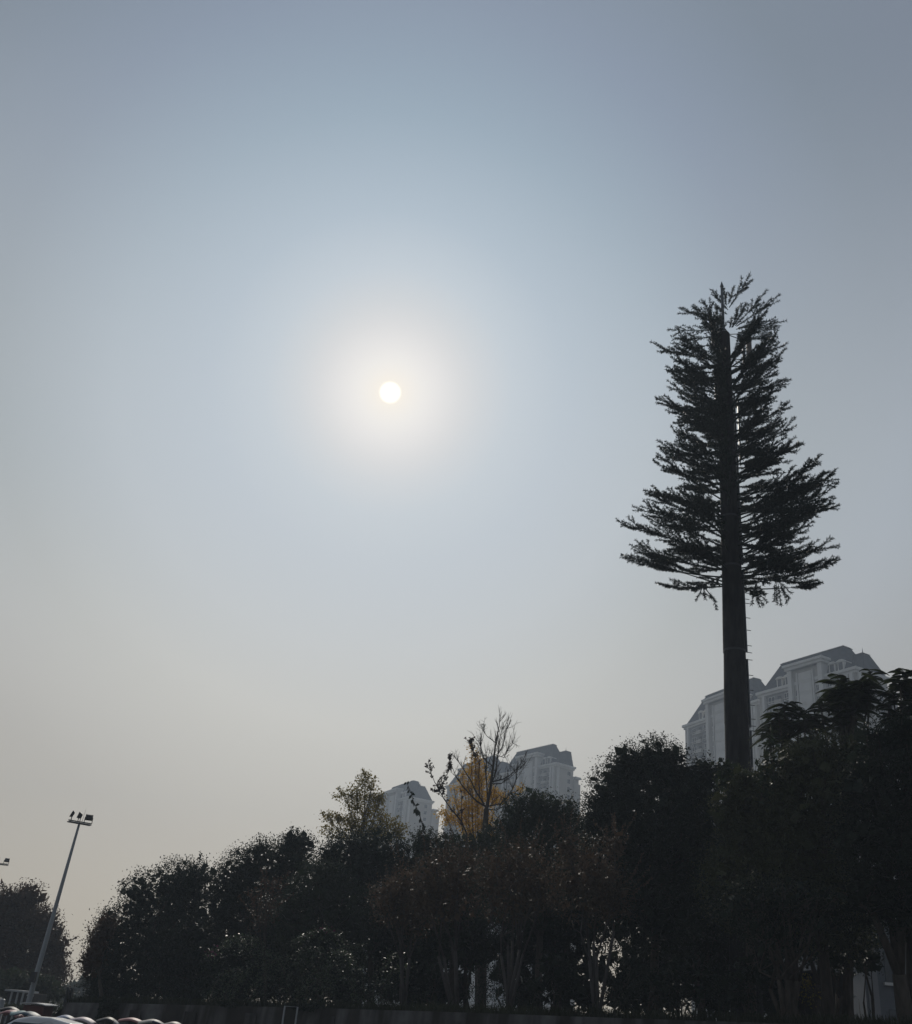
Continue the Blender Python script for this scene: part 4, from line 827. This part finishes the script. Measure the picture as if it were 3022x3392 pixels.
# small pale-trimmed pavilion under the hazy tree
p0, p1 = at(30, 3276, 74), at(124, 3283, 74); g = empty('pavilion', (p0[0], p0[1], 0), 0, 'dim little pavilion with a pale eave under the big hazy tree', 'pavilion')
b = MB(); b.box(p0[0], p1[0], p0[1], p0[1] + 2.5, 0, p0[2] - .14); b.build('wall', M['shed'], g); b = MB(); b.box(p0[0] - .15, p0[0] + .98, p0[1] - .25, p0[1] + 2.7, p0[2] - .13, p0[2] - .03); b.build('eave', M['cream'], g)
for k in (.25, .62, .95): b = MB(); b.box(p0[0] + k, p0[0] + k + .10, p0[1] - .2, p0[1] - .1, 0, p0[2] - .14); b.build('post', M['cream'], g)
b = MB(); b.box(p1[0] - .30, p1[0] - .02, p0[1] - .03, p0[1] - .001, .6, p0[2] - .3, m=1); b.box(p1[0] - .38, p1[0] + .05, p0[1] - .08, p0[1] - .031, p0[2] - .3, p0[2] - .22); b.build('door', [M['cream'], M['dark']], g)
# low olive hedge left of the wall, pale bollard
shrub('low dull hedge running left from the end of the wall', 160, [(20, 3340, 60, 14), (100, 3345, 60, 14), (170, 3345, 60, 22), (220, 3340, 30, 20)], 66, mt='far', name='hedge', group=None, limbs=False)
p = at(10, 3312, 64); b = MB(); b.tube([(p[0], p[1], 0), (p[0], p[1], p[2]), (p[0], p[1], p[2] + .05)], [.14, .13, .05], 12); tag(b.build('bollard', M['mast']), 'pale grey post at the left edge beside the pavilion', 'post')

# right side: dark sheds and pale grey building
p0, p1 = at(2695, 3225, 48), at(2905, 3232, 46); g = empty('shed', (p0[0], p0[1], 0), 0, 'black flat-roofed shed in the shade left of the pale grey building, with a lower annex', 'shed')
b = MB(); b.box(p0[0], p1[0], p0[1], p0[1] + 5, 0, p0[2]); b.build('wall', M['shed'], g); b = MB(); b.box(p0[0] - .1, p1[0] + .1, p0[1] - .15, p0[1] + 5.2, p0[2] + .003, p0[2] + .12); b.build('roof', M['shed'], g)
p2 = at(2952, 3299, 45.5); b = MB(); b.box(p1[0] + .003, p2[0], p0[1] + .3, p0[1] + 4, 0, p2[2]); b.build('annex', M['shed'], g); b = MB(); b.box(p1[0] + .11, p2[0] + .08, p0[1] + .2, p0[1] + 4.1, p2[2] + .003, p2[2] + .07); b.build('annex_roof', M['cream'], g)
p0 = at(2870, 3300, 66); g = empty('grey_building', (p0[0], p0[1], 0), 0, 'pale grey low building with pilasters glimpsed under the trees at the right edge', 'building')
X, Y = p0[0], p0[1]; b = MB(); b.box(X, X + 26, Y, Y + 12, 0, 10); b.build('wall', M['render'], g)
b = MB(); b.box(X - .4, X + 26.4, Y - .4, Y + 12.4, 10, 10.6); b.build('roof', M['trim'], g)
for k in (.15, 3.6, 8, 13): b = MB(); b.box(X + k, X + k + .5, Y - .25, Y - .003, 0, 9.99); b.build('pilaster', M['bay'], g)
for fl_ in range(3):
    for k in (1.2, 4.8, 6.4, 9.4, 11.2): b = MB(); b.box(X + k, X + k + 1.1, Y - .06, Y - .004, 1 + fl_ * 3, 2.6 + fl_ * 3, m=1); b.box(X + k - .15, X + k + 1.25, Y - .2, Y - .003, .8 + fl_ * 3, .95 + fl_ * 3); b.build('window', [M['trim'], M['glass']], g)
p = at(2976, 3262, 60); g = empty('lantern_banner', (p[0], p[1], 0), 0, 'red round lantern above a red hanging banner before the pale grey building', 'lantern')
b = MB(); b.tube([(p[0], p[1], p[2] - .28), (p[0], p[1], p[2] - .18), (p[0], p[1], p[2]), (p[0], p[1], p[2] + .18), (p[0], p[1], p[2] + .28)], [.08, .18, .22, .18, .08], 14); b.build('lantern', M['red'], g, smooth=True)
b = MB(); b.box(p[0] - .02, p[0] + .34, p[1] - .015, p[1] + .015, p[2] - 1.9, p[2] - .30); b.build('banner', M['red'], g); b = MB(); b.tube([(p[0] + .42, p[1], 0), (p[0] + .42, p[1], p[2] + .6)], .04, 6); b.tube([(p[0] + .42, p[1], p[2] + .55), (p[0] - .05, p[1], p[2] + .55)], .02, 5); b.tube([(p[0], p[1], p[2] + .55), (p[0], p[1], p[2] + .28)], .012, 4); b.build('post', M['steel'], g)

# ------------------------------------------------------------------ car park in front of the wall
# white car (only its roof shows above the lower edge of the picture)
def car():
    p = at(138, 3367, 37); ZR = p[2]; k = ZR / 1.50; X, Y = p[0], p[1]
    root = empty('parked_car', (X, Y, 0), rad(-3), 'white car in the lower left corner, only its roof visible', 'car')
    prof = [(-2.15, .35), (-2.20, .75), (-2.05, .95), (-1.25, 1.05), (-.55, 1.42), (-.15, 1.49), (.5, 1.50), (1.2, 1.42), (1.75, 1.12), (2.15, 1.02), (2.25, .70), (2.20, .35)]
    hw = [.78, .86, .88, .86, .62, .58, .58, .60, .80, .84, .86, .80]
    V = []; 
    for s_ in (-1, 1):
        for (x, z), w_ in zip(prof, hw): V.append((x, s_ * w_, z * k))
    n = len(prof); F = [(i, i + 1, n + i + 1, n + i) for i in range(n - 1)] + [(n - 1, 0, n, 2 * n - 1)]
    # sides: lower and cabin
    for s_ in (0, n):
        ids = [s_ + i for i in range(n)]; F.append(tuple(ids if s_ else ids[::-1]))
    o = mesh('body', V, F, M['white'], root, local=True)
    m_ = o.modifiers.new('bevel', 'BEVEL'); m_.width = .09; m_.segments = 3; m_.limit_method = 'ANGLE'; m_.angle_limit = rad(20)
    b = MB(); b.add([(-1.22, -.74, 1.07 * k), (-1.22, .74, 1.07 * k), (-.60, .56, 1.42 * k), (-.60, -.56, 1.42 * k)], [(0, 1, 2, 3)]); b.v = [(x - .02, y, z + .012) for x, y, z in b.v]; b.build('windscreen', M['glass'], root, local=True)
    for s_ in (-1, 1):
        b = MB(); b.add([(-1.0, s_ * .86, 1.03 * k), (-.55, s_ * .665, 1.36 * k), (1.1, s_ * .66, 1.37 * k), (1.5, s_ * .83, 1.05 * k)], [(0, 1, 2, 3)]); b.v = [(x, y + s_ * .012, z) for x, y, z in b.v]; b.build('side_window', M['glass'], root, local=True)
        for x in (-1.35, 1.4):
            b = MB(); b.tube([(x, s_ * .66, .32), (x, s_ * .88, .32)], .32, 20); wh = b.build('wheel', M['tyre'], root, local=True); b = MB(); b.tube([(x, s_ * .87, .32), (x, s_ * .895, .32)], .2, 14); b.build('rim', M['steel'], wh, local=True)
        b = MB(); b.box(-2.23, -2.12, s_ * .62 - .15, s_ * .62 + .15, .66 * k, .82 * k); b.build('headlight', M['cream'], root, local=True)
        b = MB(); b.tube([(-.8, s_ * .86, 1.05 * k), (-.82, s_ * 1.02, 1.06 * k)], .06, 8); b.build('mirror', M['white'], root, local=True)
car()
# scooters with curved rain canopies
def canopy_mat(n, c): return mat(n, c, tuple(v * .85 for v in c), rough=.55, scale=2, spec=.3)
def scooter(label, px, py, w_px, D, cols, ang, k2=0.0):
    p = at(px, py, D); zt = p[2]; wm = w_px * mpp(p) * .55
    root = empty('parked_scooter', (p[0], p[1], 0), ang, label, 'scooter', 'parked scooters with rain canopies')
    vr = random.Random(px); kd = vr.uniform(.75, 1.35); ks_ = vr.uniform(.05, .16)
    L = max(.40, wm * vr.uniform(.75, .92)); nseg = 14; wd = .40; V = []; F = []; mi = []; cov = []
    for i in range(nseg + 1):
        t = i / nseg * 2 - 1; x = t * L; z = zt - .16 * kd * abs(t) ** 1.8 * (1 if t > 0 else .85) + ks_ * max(0, -t - .6)
        for j in range(7):
            s = j / 6 * 2 - 1; V.append((x, s * wd * (1 - .25 * t * t), z - .09 * s * s))
    m_ = nseg + 1
    for i in range(nseg):
        for j in range(6): F.append((i * 7 + j, i * 7 + j + 1, (i + 1) * 7 + j + 1, (i + 1) * 7 + j)); mi.append(0 if i / nseg < k2 or len(cols) < 2 else 1)
    o = mesh('canopy', V, F, cols, root, local=True, midx=mi, smooth=True); so_ = o.modifiers.new('solid', 'SOLIDIFY'); so_.thickness = .02
    w = MB(); w.tube([(-.35 * L, 0, .95), (-.30 * L, 0, zt - .09)], .015, 6); w.tube([(.45 * L, 0, .75), (.40 * L, 0, zt - .10)], .015, 6); w.tube([(-.8 * L, 0, zt - .15), (-.3 * L, 0, zt - .06), (.4 * L, 0, zt - .07), (.8 * L, 0, zt - .16)], .012, 5); w.build('canopy_frame', M['steel'], root, local=True)
    b = MB(); b.box(-.28, .35, -.14, .14, .28, .36); b.box(.15, .75, -.16, .16, .36, .70, tx=.05, ty=.02); b.box(-.42, -.26, -.18, .18, .30, .95, tx=.03, ty=.04); b.build('body', cols[0], root, local=True)
    b = MB(); b.box(.12, .78, -.15, .15, .705, .80, tx=.05, ty=.03); b.build('seat', M['tyre'], root, local=True)
    b = MB(); b.tube([(-.55, 0, .28), (-.38, 0, 1.0)], .03, 8); b.tube([(-.36, -.32, 1.03), (-.38, 0, 1.0), (-.36, .32, 1.03)], .018, 6); b.build('handlebar', M['steel'], root, local=True)
    for x in (-.62, .62):
        b = MB(); n = 18; V_ = [(x + .17 * math.cos(2 * math.pi * i / n), 0, .24 + .17 * math.sin(2 * math.pi * i / n)) for i in range(n + 1)]; b.tube(V_, .055, 8, cap=False); b.tube([(x, -.06, .24), (x, .06, .24)], .12, 12); b.build('wheel', M['tyre'], root, local=True)
CM = dict(pink=canopy_mat('dusty pink canopy', (.42, .22, .22)), teal=canopy_mat('pale teal canopy', (.30, .42, .42)), blue=canopy_mat('petrol blue canopy', (.05, .10, .14)), black=canopy_mat('black canopy', (.03, .03, .035)),
          lav=canopy_mat('pale blue canopy', (.28, .32, .44)), rose=canopy_mat('pale rose canopy', (.62, .52, .54)), beige=canopy_mat('beige canopy', (.45, .42, .38)), navy=canopy_mat('navy canopy', (.03, .035, .08)), red=canopy_mat('faded red canopy', (.36, .17, .17)), grey=canopy_mat('grey canopy', (.30, .31, .33)))
scooter('scooter under a dark canopy at the far left, behind the pink one', 38, 3336, 75, 47, [CM['black']], .1)
scooter('scooter under a dusty pink canopy at the left edge', 42, 3347, 80, 43, [CM['pink']], -.1)
scooter('scooter under a pale teal canopy left of the petrol blue one', 76, 3350, 60, 42, [CM['teal']], .35)
scooter('scooter under a petrol blue canopy behind the white car', 100, 3352, 80, 41, [CM['blue'], CM['grey']], -.25, .7)
scooter('scooter under a pale blue and grey canopy right of the red brown booth', 222, 3364, 90, 43, [CM['lav'], CM['grey']], .05, .6)
scooter('scooter under a pale rose canopy right of the white car', 280, 3371, 84, 41, [CM['rose']], -.1)
scooter('scooter under a black canopy with a pale rim', 362, 3371, 78, 42, [CM['black'], CM['grey']], .1, .75)
scooter('scooter under a faded red canopy', 440, 3373, 95, 43, [CM['red']], -.05)
scooter('scooter under a canopy half beige and half navy', 510, 3378, 95, 42, [CM['beige'], CM['navy']], .1, .5)
scooter('scooter under a beige canopy, rightmost of the row', 580, 3386, 70, 42, [CM['beige']], -.1)
# red-brown booth with a pale curved top
a0, a1 = at(80, 3326, 50), at(155, 3331, 50); g = empty('booth', (a0[0], a0[1], 0), 0, 'dark red brown booth with a pale sagging top at the foot of the floodlight mast', 'booth')
b = MB(); b.box(a0[0], a1[0], a0[1], a0[1] + 1.3, 0, a0[2] - .03); b.build('wall', M['brown'], g)
V = []; n = 10
for j in range(2):
    for i in range(n + 1):
        t = i / n * 2 - 1; V.append((a0[0] - .12 + (a1[0] - a0[0] + .24) * i / n, a0[1] - .15 + 1.6 * j, a0[2] + .08 - .05 * abs(t) ** 2))
o = mesh('top', V, [(i, i + 1, n + 2 + i, n + 1 + i) for i in range(n)], M['white'], g); sm = o.modifiers.new('solid', 'SOLIDIFY'); sm.thickness = .03

# ------------------------------------------------------------------ haze
hv = bpy.data.materials.new('haze'); hv.use_nodes = True; t = hv.node_tree; t.nodes.clear(); o_ = t.nodes.new('ShaderNodeOutputMaterial'); v = t.nodes.new('ShaderNodeVolumePrincipled')
v.inputs['Color'].default_value = (.72, .84, 1.0, 1); v.inputs['Density'].default_value = .00085; v.inputs['Anisotropy'].default_value = .2; t.links.new(v.outputs[0], o_.inputs['Volume'])
b = MB(); b.box(-650, 650, -650, 650, -1, 112); hz = b.build('haze', hv); tag(hz, 'thin pale haze in the air', 'haze', None, 'stuff')
